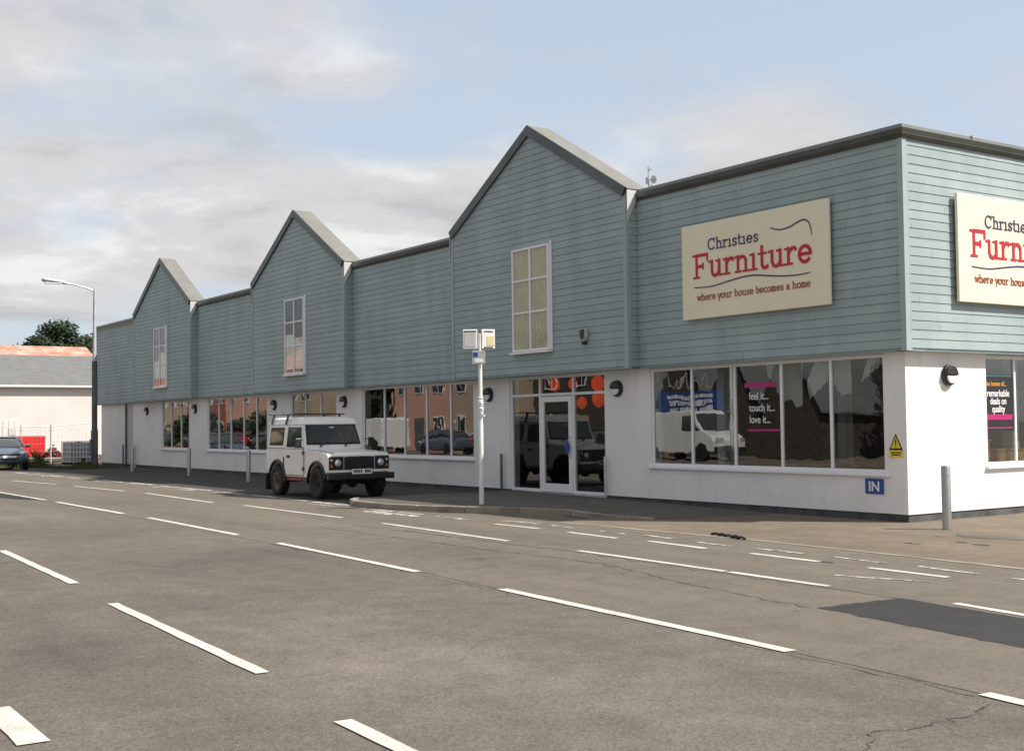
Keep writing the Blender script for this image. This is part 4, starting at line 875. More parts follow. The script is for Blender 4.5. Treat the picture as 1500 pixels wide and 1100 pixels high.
for s in (-1, 1):
    w = on_side(s, -1.72, -.86, 1.27, 1.72, .0, 'black_rubber', 'side_window', rv); on_side(s, -1.67, -.91, 1.315, 1.675, .004, 'car_glass', 'pane', w)
    # door: lower panel, upper frame with glass
    b = MB(); y0, y1 = (.8205, .835); 
    b.box(-.66, .44, min(s * y0, s * .824), max(s * y0, s * .824), .53, 1.20); obj('door_gap', b, 'dark', rv)
    b = MB(); b.prism([(-.645, .545), (.43, .545), (.43, 1.185), (-.645, 1.185)], 'y', s * .8245, s * .838); d = obj('door', b, 'rover_white', rv, bevel=.008)
    w = on_side(s, -.66, .40, 1.20, 1.775, .0005, 'rover_white', 'door_frame', d, .13, .012); on_side(s, -.60, -.56, 1.23, 1.74, .013, 'black_rubber', 'door_seal', d, 0)
    on_side(s, -.55, .30, 1.23, 1.725, .010, 'black_rubber', 'glass_seal', d, .11); on_side(s, -.52, .27, 1.26, 1.70, .0145, 'car_glass', 'pane', d, .10)
    b = MB(); b.box(-.53, -.40, min(s * .838, s * .862), max(s * .838, s * .862), .985, 1.015); b.box(-.56, -.37, min(s * .838, s * .842), max(s * .838, s * .842), .96, 1.03); obj('handle', b, 'black_plastic', d)
    b = MB()
    for z in (.66, 1.05): b.box(.41, .45, min(s * .838, s * .86), max(s * .838, s * .86), z, z + .09)
    obj('hinge', b, 'black_plastic', d)
    # wheel arch flares
    for cx in (1.18, -1.18):
        b = MB(); n = 14; O = archp(cx, .530, 12 if cx > 0 else -4, 184 if cx > 0 else 168, n); I = archp(cx, .478, 12 if cx > 0 else -4, 184 if cx > 0 else 168, n)
        ya, yb = s * .80, s * .87; vs = []
        for i in range(n + 1): vs += [(O[i][0], ya, O[i][1]), (O[i][0], yb - s * .02, O[i][1] - .01), (I[i][0], yb, I[i][1]), (I[i][0], ya, I[i][1])]
        b.add(vs, [(4 * i + j, 4 * i + (j + 1) % 4, 4 * i + 4 + (j + 1) % 4, 4 * i + 4 + j) for i in range(n) for j in range(4)] + [(0, 1, 2, 3), tuple(range(4 * n, 4 * n + 4))])
        obj('wheel_arch', b, 'black_plastic', rv)
    b = MB(); b.box(-.68, .68, min(s * .70, s * .80), max(s * .70, s * .80), .40, .50); obj('sill', b, 'rust', rv, bevel=.01)
    b = MB(); b.box(-1.86, -1.83, min(s * .64, s * .86), max(s * .64, s * .86), .12, .55); obj('mudflap', b, 'black_rubber', rv)
    b = MB(); b.tube([(.42, s * .83, 1.22), (.50, s * .98, 1.27)], .012, 6); b.tube([(.42, s * .83, 1.42), (.50, s * .98, 1.40)], .010, 6); m_ = obj('mirror_arm', b, 'dark', rv)
    b = MB(); b.box(.47, .53, min(s * .92, s * 1.08), max(s * .92, s * 1.08), 1.22, 1.46); obj('mirror', b, 'black_plastic', m_, bevel=.02)
    b = MB(); b.box(-.82, -.76, min(s * .82, s * .828), max(s * .82, s * .828), .72, .98); obj('side_vent', b, 'black_plastic', rv)
    b = MB(); b.box(1.66 - .3, 1.66 - .26, min(s * .82, s * .832), max(s * .82, s * .832), .96, .985); obj('side_indicator', b, 'amber', rv)
# windscreen
def on_front(y0, y1, t0, t1, d, m, name, par):
    """patch on the raked windscreen plane; t runs 0..1 from bottom (x .47,z 1.19) to top (x .22,z 1.80)"""
    nx, nz_ = .61 / .659, .25 / .659
    def P(y, t, dd): k = 1 - t * .09; return (.47 - .25 * t + nx * dd, y * k, 1.19 + .61 * t + nz_ * dd)
    q = [(y0, t0), (y1, t0), (y1, t1), (y0, t1)]
    b = MB(); b.add([P(y, t, d) for y, t in q] + [P(y, t, d + .008) for y, t in q], [(0, 1, 2, 3), (4, 5, 6, 7), (0, 1, 5, 4), (1, 2, 6, 5), (2, 3, 7, 6), (3, 0, 4, 7)])
    return obj(name, b, m, par)
w = on_front(-.75, .75, .16, .97, .0, 'black_rubber', 'windscreen', rv); on_front(-.70, .70, .22, .93, .006, 'car_glass', 'pane', w)
for y in (-.38, .30):
    b = MB(); b.tube([(.475, y, 1.27), (.40, y + .30, 1.36)], .009, 5); b.box(.46, .50, y - .02, y + .02, 1.24, 1.28); obj('wiper', b, 'dark', w)
on_front(-.06, .08, .82, .88, .016, 'galv', 'rear_view_mirror', w)
b = MB(); b.prism([(.44, 1.14), (.50, 1.165), (1.66, 1.115), (1.76, 1.06), (1.76, 1.0), (.44, 1.0)], 'y', -.60, .60)
bn = obj('bonnet', b, 'rover_white', rv, bevel=.018)
b = MB(); b.box(.50, 1.55, -.30, .30, 1.12, 1.162); b.v = [(v[0], v[1] * (1 if v[0] < 1 else .75), v[2] - (.045 * (v[0] - .5) if v[2] > 1.13 else 0)) for v in b.v]; obj('bonnet_bulge', b, 'rover_white', bn, bevel=.02)
for s in (-1, 1):
    b = MB(); b.prism([(.50, 1.150), (1.0, 1.136), (1.70, 1.092), (1.70, 1.098), (1.0, 1.143), (.50, 1.158)], 'y', min(s * .60, s * .612), max(s * .60, s * .612)); obj('bonnet_gap', b, 'dark', bn)
    b = MB(); b.box(.475, .483, min(s * .820, s * .8225), max(s * .820, s * .8225), .60, 1.15); b.box(-1.88, .44, min(s * .8205, s * .8235), max(s * .8205, s * .8235), 1.188, 1.202); obj('body_seam', b, 'dark', body)
    b = MB()
    for i in range(9): b.lathe([(0, 0), (.008, 0), (.006, s * .004), (0, s * .005)], (-1.84 + i * .13, s * .82, 1.14), 'y', 6)
    for i in range(6): b.lathe([(0, 0), (.008, 0), (.006, s * .004), (0, s * .005)], (.52 + i * .2, s * .82, 1.06), 'y', 6)
    obj('rivets', b, 'galv', body)
b = MB(); b.box(.44, .52, -.70, .70, 1.16, 1.20); obj('bulkhead', b, 'rover_white', rv, bevel=.01)
b = MB(); b.box(1.80, 1.815, -.40, .40, .70, 1.01)
for i in range(8): z = .725 + i * .034; b.box(1.815, 1.826, -.38, .38, z, z + .016)
gr = obj('grille', b, 'black_plastic', rv)
b = MB(); b.box(1.755, 1.815, -.30, .30, 1.015, 1.05); obj('nose_panel', b, 'rover_white', rv, bevel=.008)
for s in (-1, 1):
    b = MB(); b.box(1.80, 1.818, min(s * .42, s * .80), max(s * .42, s * .80), .70, 1.02); hs = obj('lamp_panel', b, 'black_plastic', rv, bevel=.006)
    b = MB(); b.lathe([(0, 1.845), (.06, 1.842), (.088, 1.828), (.095, 1.815), (0, 1.815)], (0, s * .57, .865), 'x', 22); obj('headlight', b, 'lens', hs, smooth=True)
    b = MB(); b.lathe([(.10, 1.815), (.112, 1.83), (.10, 1.838), (.094, 1.83)], (0, s * .57, .865), 'x', 22); obj('headlight_ring', b, 'dark', hs)
    for z, mm in ((.79, 'amber'), (.93, 'lens')): b = MB(); b.lathe([(0, 1.838), (.028, 1.834), (.036, 1.818), (0, 1.818)], (0, s * .735, z), 'x', 14); obj('indicator', b, mm, hs, smooth=True)
b = MB(); b.box(1.79, 1.82, -.80, .80, .635, .695); obj('front_panel', b, 'rover_white', rv, bevel=.008)
b = MB(); b.box(1.82, 1.96, -.88, .88, .47, .62); obj('bumper', b, 'black_plastic', rv, bevel=.02)
b = MB(); b.box(1.9615, 1.972, -.27, .25, .60, .72); pl = obj('number_plate', b, 'white_paint', rv)
b = MB(); y = -.225
for i, w_ in enumerate([.045, .04, .04, .04, 0, .045, .045, .04]):
    if w_: b.box(1.9725, 1.9735, y, y + w_, .63, .70); b.box(1.9737, 1.9742, y + .014, y + w_ - .012, .645 + .02 * (i % 2), .66 + .02 * (i % 2))
    y += .058
obj('plate_characters', b, ['dark'], pl)
b = MB(); b.box(-1.85, 1.80, -.42, -.34, .42, .54); b.box(-1.85, 1.80, .34, .42, .42, .54); b.box(-1.88, -1.80, -.75, .75, .40, .55); b.box(.0, .8, -.25, .25, .36, .55); b.box(1.25, 1.8, -.5, .5, .45, .62); obj('chassis', b, 'chassis', rv, bevel=.01)
for x in (1.18, -1.18): b = MB(); b.tube([(x, -.7, WR), (x, .7, WR)], .06, 10); b.ico((x, .12, WR), (.15, .15, .14), 12, 8); obj('axle', b, 'chassis', rv, smooth=True)
b = MB(); b.box(-1.7, 1.75, -.80, .80, .56, .60); obj('underbody', b, 'chassis', rv)
b = MB(); b.tube([(-1.7, .5, .45), (-.4, .45, .42), (.3, .3, .45)], .04, 8); obj('exhaust', b, 'rust', rv)
wheel(rv, 1.18, -.745, -1, WR, .235, 'chassis'); wheel(rv, 1.18, .745, 1, WR, .235, 'chassis'); wheel(rv, -1.18, -.745, -1, WR, .235, 'rim_tan'); wheel(rv, -1.18, .745, 1, WR, .235, 'rim_tan')
for x in (-1.62, -.72):
    b = MB(); b.box(x - .02, x + .02, -.86, .86, 2.045, 2.075); rb = obj('roof_bar', b, 'black_plastic', rv, bevel=.005)
    for s in (-1, 1): b = MB(); b.prism([(s * .77, 1.79), (s * .80, 1.80), (s * .73, 2.05), (s * .68, 2.05)], 'x', x - .025, x + .025); obj('bar_foot', b, 'black_plastic', rb)
b = MB(); b.lathe([(0, -.09), (.36, -.09), (.375, 0), (.36, .09), (0, .09)], (-1.99, .1, 1.0), 'x', 28); obj('spare_wheel', b, 'black_rubber', rv)
b = MB(); b.box(-1.92, -1.905, -.74, -.62, .72, .98); b.box(-1.92, -1.905, .62, .74, .72, .98); obj('tail_light', b, 'car_red', rv)
# mud splashed low on the rear quarter
b = MB(); b.box(-1.64, -.72, -.8225, -.8205, .52, .62); obj('mud_splash', b, 'mud', rv)

def hatchback(name, loc, rz, paint, label, cat='car', L=3.9, hw=.83, H=1.38, group=None):
    r = empty(name, loc, rz, label, cat, group)
    # station: x, half width, z bottom, z shoulder/top
    st = [(-.5, .60, .42, .62), (-.49, .74, .30, .82), (-.44, .92, .24, .93), (-.30, 1, .22, .96), (-.1, 1, .20, .95), (.1, 1, .20, .93), (.24, .99, .22, .90), (.36, .96, .24, .82), (.44, .90, .24, .72), (.485, .76, .28, .62), (.5, .60, .34, .52)]
    b = MB(); vs = []; n = 12
    for x, w_, zb, zt in st:
        w = w_ * hw
        vs += [(x * L, y, z) for y, z in [(-w * .82, zb), (-w * .97, zb + .08), (-w, zb + (zt - zb) * .5), (-w * .985, zb + (zt - zb) * .78), (-w * .90, zt - .01), (-w * .55, zt + .045), (w * .55, zt + .045), (w * .90, zt - .01), (w * .985, zb + (zt - zb) * .78), (w, zb + (zt - zb) * .5), (w * .97, zb + .08), (w * .82, zb)]]
    k = len(st)
    b.add(vs, [(i * n + j, i * n + (j + 1) % n, (i + 1) * n + (j + 1) % n, (i + 1) * n + j) for i in range(k - 1) for j in range(n)] + [tuple(range(n)), tuple(range((k - 1) * n, k * n))])
    obj('body', b, paint, r, smooth=True, sub=1)
    gs = [(-.46, .78, .95), (-.40, .82, 1.18), (-.33, .80, H - .05), (-.2, .77, H - .005), (0, .76, H), (.08, .76, H - .05), (.2, .84, 1.1), (.27, .90, .93)]
    b = MB(); vs = []
    for x, w_, z in gs:
        lo = .90; w0 = hw * .93
        zt = max(z, lo + .01); f = (zt - lo) / (H - lo); w1 = w0 + (hw * .70 - w0) * f
        vs += [(x * L, -w0, lo), (x * L, -(w0 + w1) / 2 - .01, (lo + zt) / 2), (x * L, -w1, zt - .03), (x * L, -w1 * .8, zt), (x * L, w1 * .8, zt), (x * L, w1, zt - .03), (x * L, (w0 + w1) / 2 + .01, (lo + zt) / 2), (x * L, w0, lo)]
    k = len(gs); b.add(vs, [(i * 8 + j, i * 8 + (j + 1) % 8, (i + 1) * 8 + (j + 1) % 8, (i + 1) * 8 + j) for i in range(k - 1) for j in range(8)] + [tuple(range(8)), tuple(range((k - 1) * 8, k * 8))])
    obj('windows', b, 'car_glass', r, smooth=True, sub=1)
    b = MB(); rp = [(-.35, .64, H - .075), (-.2, .68, H + .004), (0, .68, H + .010), (.075, .66, H - .035)]; vs = []
    for x, w_, z in rp: vs += [(x * L, -hw * w_ * 1.06, z - .035), (x * L, -hw * w_ * .9, z), (x * L, hw * w_ * .9, z), (x * L, hw * w_ * 1.06, z - .035)]
    b.add(vs, [(i * 4 + j, i * 4 + j + 1, (i + 1) * 4 + j + 1, (i + 1) * 4 + j) for i in range(3) for j in range(3)]); obj('roof', b, paint, r, smooth=True, sub=1)
    for s in (-1, 1):   # pillars
        for x0, x1, z0, z1 in [(.265, .085, .92, H - .05), (-.03, -.05, .92, H - .03), (-.42, -.34, .95, H - .08)]:
            b = MB(); b.tube([(x0 * L, s * hw * .93, z0), ((x0 + x1) / 2 * L, s * hw * .845, (z0 + z1) / 2), (x1 * L, s * hw * .715, z1)], .03, 6)
            obj('pillar', b, paint, r, smooth=True)
        b = MB(); b.ico((.46 * L, s * hw * .66, .68), (.09, .17, .085), 14, 8); obj('headlight', b, 'lens', r, smooth=True)
        b = MB(); b.ico((-.475 * L, s * hw * .72, .80), (.06, .12, .12), 12, 8); obj('tail_light', b, 'car_red', r, smooth=True)
        b = MB(); b.ico((.2 * L, s * (hw + .08), .98), (.06, .10, .075), 12, 8); obj('mirror', b, paint, r, smooth=True)
        for x in (.31 * L, -.33 * L): wheel(r, x, s * (hw - .10), s, .295, .19, 'steel')
        b = MB()
        for x in (.31 * L, -.33 * L): b.lathe([(0, -.05), (.35, -.05), (.35, .012), (0, .012)] if s > 0 else [(0, -.012), (.35, -.012), (.35, .05), (0, .05)], (x, s * (hw - .02), .31), 'y', 22)
        obj('wheel_arch', b, 'dark', r)
    b = MB(); b.box(.488 * L, .503 * L, -.36, .36, .42, .50); b.box(.485 * L, .499 * L, -.42, .42, .62, .665); obj('grille', b, 'dark', r, bevel=.01)
    b = MB(); b.box(.503 * L, .51 * L, -.26, .26, .50, .60); obj('number_plate', b, 'white_paint', r)
    return r
hatchback('hatchback_car', (-43.0, -4.55, 0), R(-3), 'car_blue', 'blue-grey hatchback facing the camera at the left edge of the picture')
hatchback('hatchback_car', (-47, -19.4, 0), R(180), 'car_blue', 'blue hatchback parked on the opposite side of the street')
hatchback('hatchback_car', (-72, -19.4, 0), R(180), 'car_dark', 'black hatchback far down the opposite kerb before the cream house')
hatchback('hatchback_car', (-79, -19.4, 0), R(180), 'car_red', 'red hatchback far down the opposite kerb')
hatchback('hatchback_car', (-86, -19.4, 0), R(0), 'car_dark', 'black hatchback facing away far down the opposite kerb before the pink house')
hatchback('hatchback_car', (-97, -19.4, 0), R(180), 'car_blue', 'blue hatchback parked last in the opposite row')
hatchback('hatchback_car', (-34.5, -19.4, 0), R(180), 'car_dark', 'black hatchback parked on the opposite side of the street')
def van(loc, rz, label):
    r = empty('panel_van', loc, rz, label, 'van')
    b = MB(); b.prism([(-2.4, .35), (-2.4, 2.0), (-2.3, 2.1), (.9, 2.1), (1.15, 1.98), (1.75, 1.25), (2.3, 1.05), (2.45, .85), (2.45, .35)], 'y', -.92, .92); obj('body', b, 'van_white', r, bevel=.07, seg=3)
    for s in (-1, 1):
        b = MB(); b.prism([(.45, 1.25), (.45, 1.85), (1.05, 1.85), (1.55, 1.28)], 'y', s * .915, s * .93); obj('side_window', b, 'car_glass', r)
        for x in (1.6, -1.5):
            wheel(r, x, s * .84, s, .33, .2, 'galv')
            b = MB(); b.lathe([(0, -.005), (.40, -.005), (.40, .005), (0, .005)], (x, s * .925, .33), 'y', 20); obj('wheel_arch', b, 'dark', r)
        b = MB(); b.box(2.42, 2.47, min(s * .5, s * .85), max(s * .5, s * .85), .75, .95); obj('headlight', b, 'lens', r, bevel=.02)
    b = MB(); b.add([(1.2, -.78, 1.94), (1.2, .78, 1.94), (1.77, .84, 1.27), (1.77, -.84, 1.27)], [(0, 1, 2, 3)]); b.v = [(v[0] + .02, v[1], v[2] + .015) for v in b.v]; obj('windscreen', b, 'car_glass', r)
    b = MB(); b.box(2.40, 2.52, -.9, .9, .35, .58); obj('bumper', b, 'black_plastic', r, bevel=.03)
    return r
van((-27.0, -19.6, 0), 0, 'white panel van parked across the street, nearest one'); van((-55.5, -19.6, 0), R(180), 'white panel van parked across the street, farther one')

# ------------------------------------------------------------------ far left: long white building, red hoarding, tank, fence, trees
r = empty('white_warehouse', (0, 0, 0), 0, 'long white building with grey slate roof beyond the far end of the store', 'building')
b = MB(); b.box(-67, -60, -6.5, 9.0, 0, 4.15); b.prism([(-67, 4.15), (-60, 4.15), (-63.5, 5.9)], 'y', -6.5, 9.0); obj('wall', b, 'wall_pale', r)
def gable_roof_mb(x0, x1, y0, y1, ze, zr, over=.25, t=.10, axis='y'):
    b = MB(); m = (x0 + x1) / 2 if axis == 'y' else (y0 + y1) / 2
    lo, hi = (x0, x1) if axis == 'y' else (y0, y1); sl = (zr - ze) / ((hi - lo) / 2)
    for s, e in ((-1, lo), (1, hi)):
        P = [(m, zr), (e + s * over, ze - over * sl), (e + s * over, ze - over * sl + t), (m, zr + t)]
        if axis == 'y': b.prism(P, 'y', y0 - over, y1 + over)
        else: b.prism(P, 'x', x0 - over, x1 + over)
    return b
obj('roof', gable_roof_mb(-67, -60, -6.5, 9.0, 4.17, 5.95), 'slate', r)
b = MB(); b.tube([(-59.68, -6.6, 4.08), (-59.68, 9.1, 4.08)], .06, 8); b.tube([(-59.9, 8.6, .0), (-59.9, 8.6, 4.0)], .05, 8); obj('gutter', b, 'frame_white', r)
b = MB()
b.box(-59.935, -59.92, -.65, -.27, 1.35, 1.75)
f = obj('window', b, 'pier_grey', r)
b = MB(); b.box(-59.995, -59.96, -6.4, -.0, .0, 2.15)
for i in range(21): b.box(-59.959, -59.94, -6.35 + i * .3, -6.35 + i * .3 + .14, .0, 2.15)
obj('sheet_cladding', b, 'wall_pale', r)
r = empty('red_roofed_building', (0, 0, 0), 0, 'building with a faded red corrugated roof behind the white one', 'building')
b = MB(); b.box(-78, -69, -8, 7.0, 0, 5.4); b.prism([(-78, 5.4), (-69, 5.4), (-73.5, 7.1)], 'y', -8, 7.0); obj('wall', b, 'wall_cream', r)
obj('roof', gable_roof_mb(-78, -69, -8, 7.0, 5.5, 7.15), 'red_roof', r)
# hoarding
r = empty('red_hoarding', (-52, 0, 0), 0, 'bright red hoarding behind the blue-grey car', 'hoarding')
b = MB(); y = -4.2
while y < -.62: b.box(-.04 + .02 * (int(y * 5) % 2), .0 + .02 * (int(y * 5) % 2), y, y + .298, .30, 1.34); y += .30
obj('panel', b, 'hoard_red', r)
b = MB(); b.box(-.3, .25, -4.5, 3.4, -.02, .33); obj('kerb_wall', b, 'concrete', r)
# wire fence with posts
r = empty('mesh_fence', (-50.4, 0, 0), 0, 'grey wire fence with slim posts in front of the white building', 'fence')
b = MB(); b.tube([(0, -4.3, 1.80), (0, -.72, 1.80)], .02, 6); b.tube([(0, -.72, 1.80), (0, 1.6, 1.98)], .02, 6); b.tube([(0, -4.3, .25), (0, 1.6, .25)], .014, 6); obj('rail', b, 'galv', r)
for y in (-4.3, -2.12, -.72, 1.5): b = MB(); b.tube([(0, y, 0), (0, y, 1.9)], .038 if y > -1 else .025, 8); b.box(-.05, .05, y - .05, y + .05, 1.6, 1.68); obj('post', b, 'galv', r)
b = MB(); y = -4.2
while y < 1.5: b.tube([(0, y, .25), (0, y, 1.8)], .003, 3); y += .2
for z in (.6, .95, 1.3, 1.6): b.tube([(0, -4.3, z), (0, 1.5, z)], .004, 4)
obj('wire_mesh', b, 'galv', r)
# liquid tank in its cage
r = empty('caged_tank', (-46.6, -.95, 0), R(4), 'translucent grey liquid tank in a metal cage beside the street lamp', 'tank')
b = MB(); b.box(-.55, .55, .0, 1.15, .16, 1.04); b.lathe([(0, 1.04), (.14, 1.04), (.14, 1.1), (0, 1.1)], (0, .55, 0), 'z', 14); obj('vessel', b, 'tank_plastic', r, bevel=.06, seg=3)
b = MB()
for i in range(9): y = -.02 + i * .149; b.tube([(.585, y, .12), (.585, y, 1.08)], .018, 5); b.tube([(-.585, y, .12), (-.585, y, 1.08)], .012, 5)
for i in range(8): x = -.585 + i * .167; b.tube([(x, -.035, .12), (x, -.035, 1.08)], .012, 5)
for z in (.14, .36, .58, .80, 1.08): b.tube([(-.6, -.04, z), (.6, -.04, z), (.6, 1.19, z), (-.6, 1.19, z), (-.6, -.04, z)], .016, 5)
obj('cage', b, 'white_paint', r)
b = MB()
for y in (-.03, .5, 1.05): b.box(-.58, .58, y, y + .12, 0, .13)
b.box(.56, .62, .5, .66, .15, .3); obj('pallet', b, 'dark', r)
# rubble mound
b = MB(); random.seed(3)
for i in range(130):
    a = random.uniform(0, 6.28); q = random.random() ** .6; x, y = .55 * q * math.cos(a), .50 * q * math.sin(a); z = .62 * (1 - q) * random.random() ** .3
    s = random.uniform(.05, .11); b.ico((x, y, z + .28), (s, s * .8, s * .6), 6, 4, jit=.3)
o = obj('rubble_heap', b, 'brick_red'); o.location = (-51.0, -.48, 0); tag(o, 'heap of dark red brick rubble right of the red hoarding', 'rubble')
# green verge
b = MB(); n = 20; P = [(-50, -4.3), (-46, -4.25), (-42, -3.2), (-39.4, -2.6), (-39.0, -1.4), (-40, -.3), (-45, -.2), (-50, .2)]
b.add([(x, y, .0) for x, y in P], [tuple(range(len(P)))]); tag(obj('verge', b, 'soil'), kind='structure')
b = MB(); random.seed(5)
def tuft(x, y, h, n, sp):
    for i in range(n):
        px, py = x + random.gauss(0, sp), y + random.gauss(0, sp); a = random.uniform(0, 6.28); hh = h * random.uniform(.4, 1.1); lx, ly = random.gauss(0, .25) * hh, random.gauss(0, .25) * hh; w_ = .012
        b.add([(px - w_ * math.cos(a), py - w_ * math.sin(a), 0), (px + w_ * math.cos(a), py + w_ * math.sin(a), 0), (px + lx * .5 + w_ * .6, py + ly * .5, hh * .6), (px + lx, py + ly, hh)], [(0, 1, 2), (0, 2, 3)])
for i in range(70): tuft(random.uniform(-42.5, -39.2), random.uniform(-3.0, -.5), random.uniform(.08, .22), 40, .2)
for i in range(40): tuft(random.uniform(-49.5, -43), random.uniform(-4.0, -2.6), random.uniform(.15, .42), 36, .2)
tuft(-46.5, -2.2, .8, 160, .12); tuft(-47.5, -3.2, .55, 200, .35); tuft(-44.5, -3.3, .45, 150, .3); tuft(-42.2, -1.3, .4, 160, .25)
tag(obj('rough_grass', b, 'grass'), 'rough grass and weeds round the foot of the street lamp', 'grass', kind='stuff')
b = MB(); b.box(-.35, .35, -.25, .25, 0, .03); b.tube([(-.3, -.2, .04), (.3, .2, .06)], .03, 5); o = obj('scrap_board', b, 'galv'); o.location = (-43.2, -1.9, .02); o.rotation_euler = (0, .12, .4); tag(o, 'small pale board lying in the weeds left of the street lamp', 'board')

def tree(loc, h, rx, rz_, leaf, label, n=5200, trunk=.3, low=.30, group='trees beyond the far buildings', seed=1, ls=.22, lobes=16):
    random.seed(seed); r = empty('tree', loc, 0, label, 'tree', group)
    b = MB(); b.tube([(0, 0, 0), (.1, .05, h * .3), (0, -.1, h * .6), (.1, 0, h * .85)], trunk, 8, r2=trunk * .25)
    C = []
    for i in range(lobes):
        t = random.uniform(0, 1); a = random.uniform(0, 6.28); rad = rx * random.uniform(.2, .85) * math.sin(math.pi * min(1, .18 + t * .78)) ** .7
        c = Vector((rad * math.cos(a), rad * math.sin(a), h * (low + (1 - low) * (.08 + .84 * t)))); C.append((c, rx * random.uniform(.22, .46)))
        b.tube([(0, 0, max(h * .15, c.z - rx * .9)), tuple(c * .55 + Vector((0, 0, c.z * .42))), tuple(c)], trunk * .28, 5, r2=.02)
    obj('trunk', b, 'bark', r, smooth=True)
    b = MB()
    for i in range(n):
        c, q = random.choice(C); d = Vector((random.gauss(0, 1), random.gauss(0, 1), random.gauss(0, .8)))
        d = d.normalized() * q * random.uniform(.35, 1.12) ** .8; p = c + Vector((d.x, d.y, d.z * .8))
        s = ls * random.uniform(.5, 1.3); u = Vector((random.gauss(0, 1), random.gauss(0, 1), random.gauss(0, .6))).normalized(); v = u.cross(Vector((random.gauss(0, 1), random.gauss(0, 1), random.gauss(0, 1)))).normalized()
        b.add([p - u * s, p + v * s * .5, p + u * s, p - v * s * .5], [(0, 1, 2, 3)])
    obj('crown', b, leaf, r)
    return r
tree((-90, 9.7, 0), 10.1, 3.3, 5, 'leaf_dark', 'tallest dark tree, round headed, above the red roof', 17000, .4, .30, seed=11, ls=.17, lobes=40)
tree((-88, 7.6, 0), 9.0, 2.8, 4, 'leaf_dark', 'lower dark tree left of the tallest one above the red roof', 11000, seed=12, lobes=30, ls=.17, low=.2)
tree((-86, 5.6, 0), 8.1, 2.6, 4, 'leaf_mid', 'greener low tree at the left end of the tree group', 9000, seed=13, lobes=30, ls=.17, low=.2)
tree((-91, 12.8, 0), 9.5, 2.6, 4, 'leaf_brown', 'brownish tree between the tallest tree and the street lamp', 9000, seed=14, lobes=30, ls=.17, low=.2)
tree((-84, 10.9, 0), 8.5, 2.8, 4, 'leaf_dark', 'low dark tree in front of the tallest one, next to the lamp post', 11000, seed=15, lobes=30, ls=.17, low=.2)
tree((-92, 16.4, 0), 9.6, 3.0, 4, 'leaf_brown', 'brownish tree mostly hidden by the far end of the store', 4000, seed=16, low=.2)

# ------------------------------------------------------------------ street opposite (behind the camera, seen in the shop glass)
def house(x0, x1, y0, y1, ze, zr, wall, roof, label, axis='x', nwin=3, door=True, floors=2):
    r = empty('house', (0, 0, 0), 0, label, 'house', 'houses across the street')
    b = MB(); b.box(x0, x1, y0, y1, 0, ze)
    if axis == 'x': b.prism([(y0, ze), (y1, ze), ((y0 + y1) / 2, zr - .03)], 'x', x0, x1)
    else: b.prism([(x0, ze), (x1, ze), ((x0 + x1) / 2, zr - .03)], 'y', y0, y1)
    obj('wall', b, wall, r); rf = obj('roof', gable_roof_mb(x0, x1, y0, y1, ze + .02, zr, axis=axis), roof, r)
    b = MB(); b.box(x0 + .2, x0 + .9, (y0 + y1) / 2 - .3, (y0 + y1) / 2 + .3, zr - .6, zr + .9); obj('chimney', b, 'wall_brick', rf)
    w_ = (x1 - x0) / nwin
    for fl in range(floors):
        for i in range(nwin if nwin > 1 else 0):
            cx = x0 + w_ * (i + .5); z = .95 + fl * 2.65
            if fl == 0 and door and i == nwin // 2:
                b = MB(); b.box(cx - .48, cx + .48, y1 - .02, y1 + .05, 0, 2.1); obj('door', b, 'wood' if wall != 'wall_pink' else 'dark_galv', r)
                continue
            if z + 1.2 > ze: continue
            b = MB(); b.box(cx - .55, cx + .55, y1 - .02, y1 + .06, z, z + 1.25); f = obj('window', b, 'frame_white', r)
            b = MB()
            for s in (-1, 1): b.box(cx + min(s * .05, s * .49), cx + max(s * .05, s * .49), y1 + .058, y1 + .066, z + .07, z + 1.18)
            obj('pane', b, 'window_dark', f)
    return r
for q, l in enumerate(('nearest to the camera', 'second in the row', 'third in the row', 'last in the row')):
    house(-27.0 - 3.5 * q, -23.5 - 3.5 * q - .02, -31, -24, 2.3, 5.6 - .3 * (q % 2), 'wall_stone', 'slate', 'low dark stone house with a narrow gable across the street, ' + l, 'y', 1, door=False, floors=1)
house(-45.5, -39.5, -31, -24.5, 4.9, 7.0, 'wall_stone', 'slate', 'two storey dark stone house across the street beside the low gables', 'x', 2)
house(-53.0, -46.0, -31, -23.5, 5.0, 7.2, 'wall_cream', 'slate', 'cream house across the street beside the two storey stone one', 'x', 3)
house(-60.5, -53.3, -31, -23.5, 5.2, 7.6, 'wall_pink', 'slate', 'pink rendered house across the street, nearer of two', 'x', 3)
house(-80.0, -72.4, -31, -23, 5.6, 8.0, 'wall_cream', 'red_roof', 'cream house with a red roof across the street', 'x', 4)
house(-89.5, -80.6, -31, -23, 5.4, 7.9, 'wall_pink', 'slate', 'pink rendered house across the street, farther of two', 'x', 3)
house(-99.0, -90.0, -31, -23, 5.6, 8.0, 'wall_brick', 'slate', 'red brick house near the far end of the opposite row', 'x', 4)
house(-109.0, -99.6, -31, -23, 5.2, 7.8, 'wall_cream', 'red_roof', 'last cream house with red roof in the opposite row', 'x', 4)
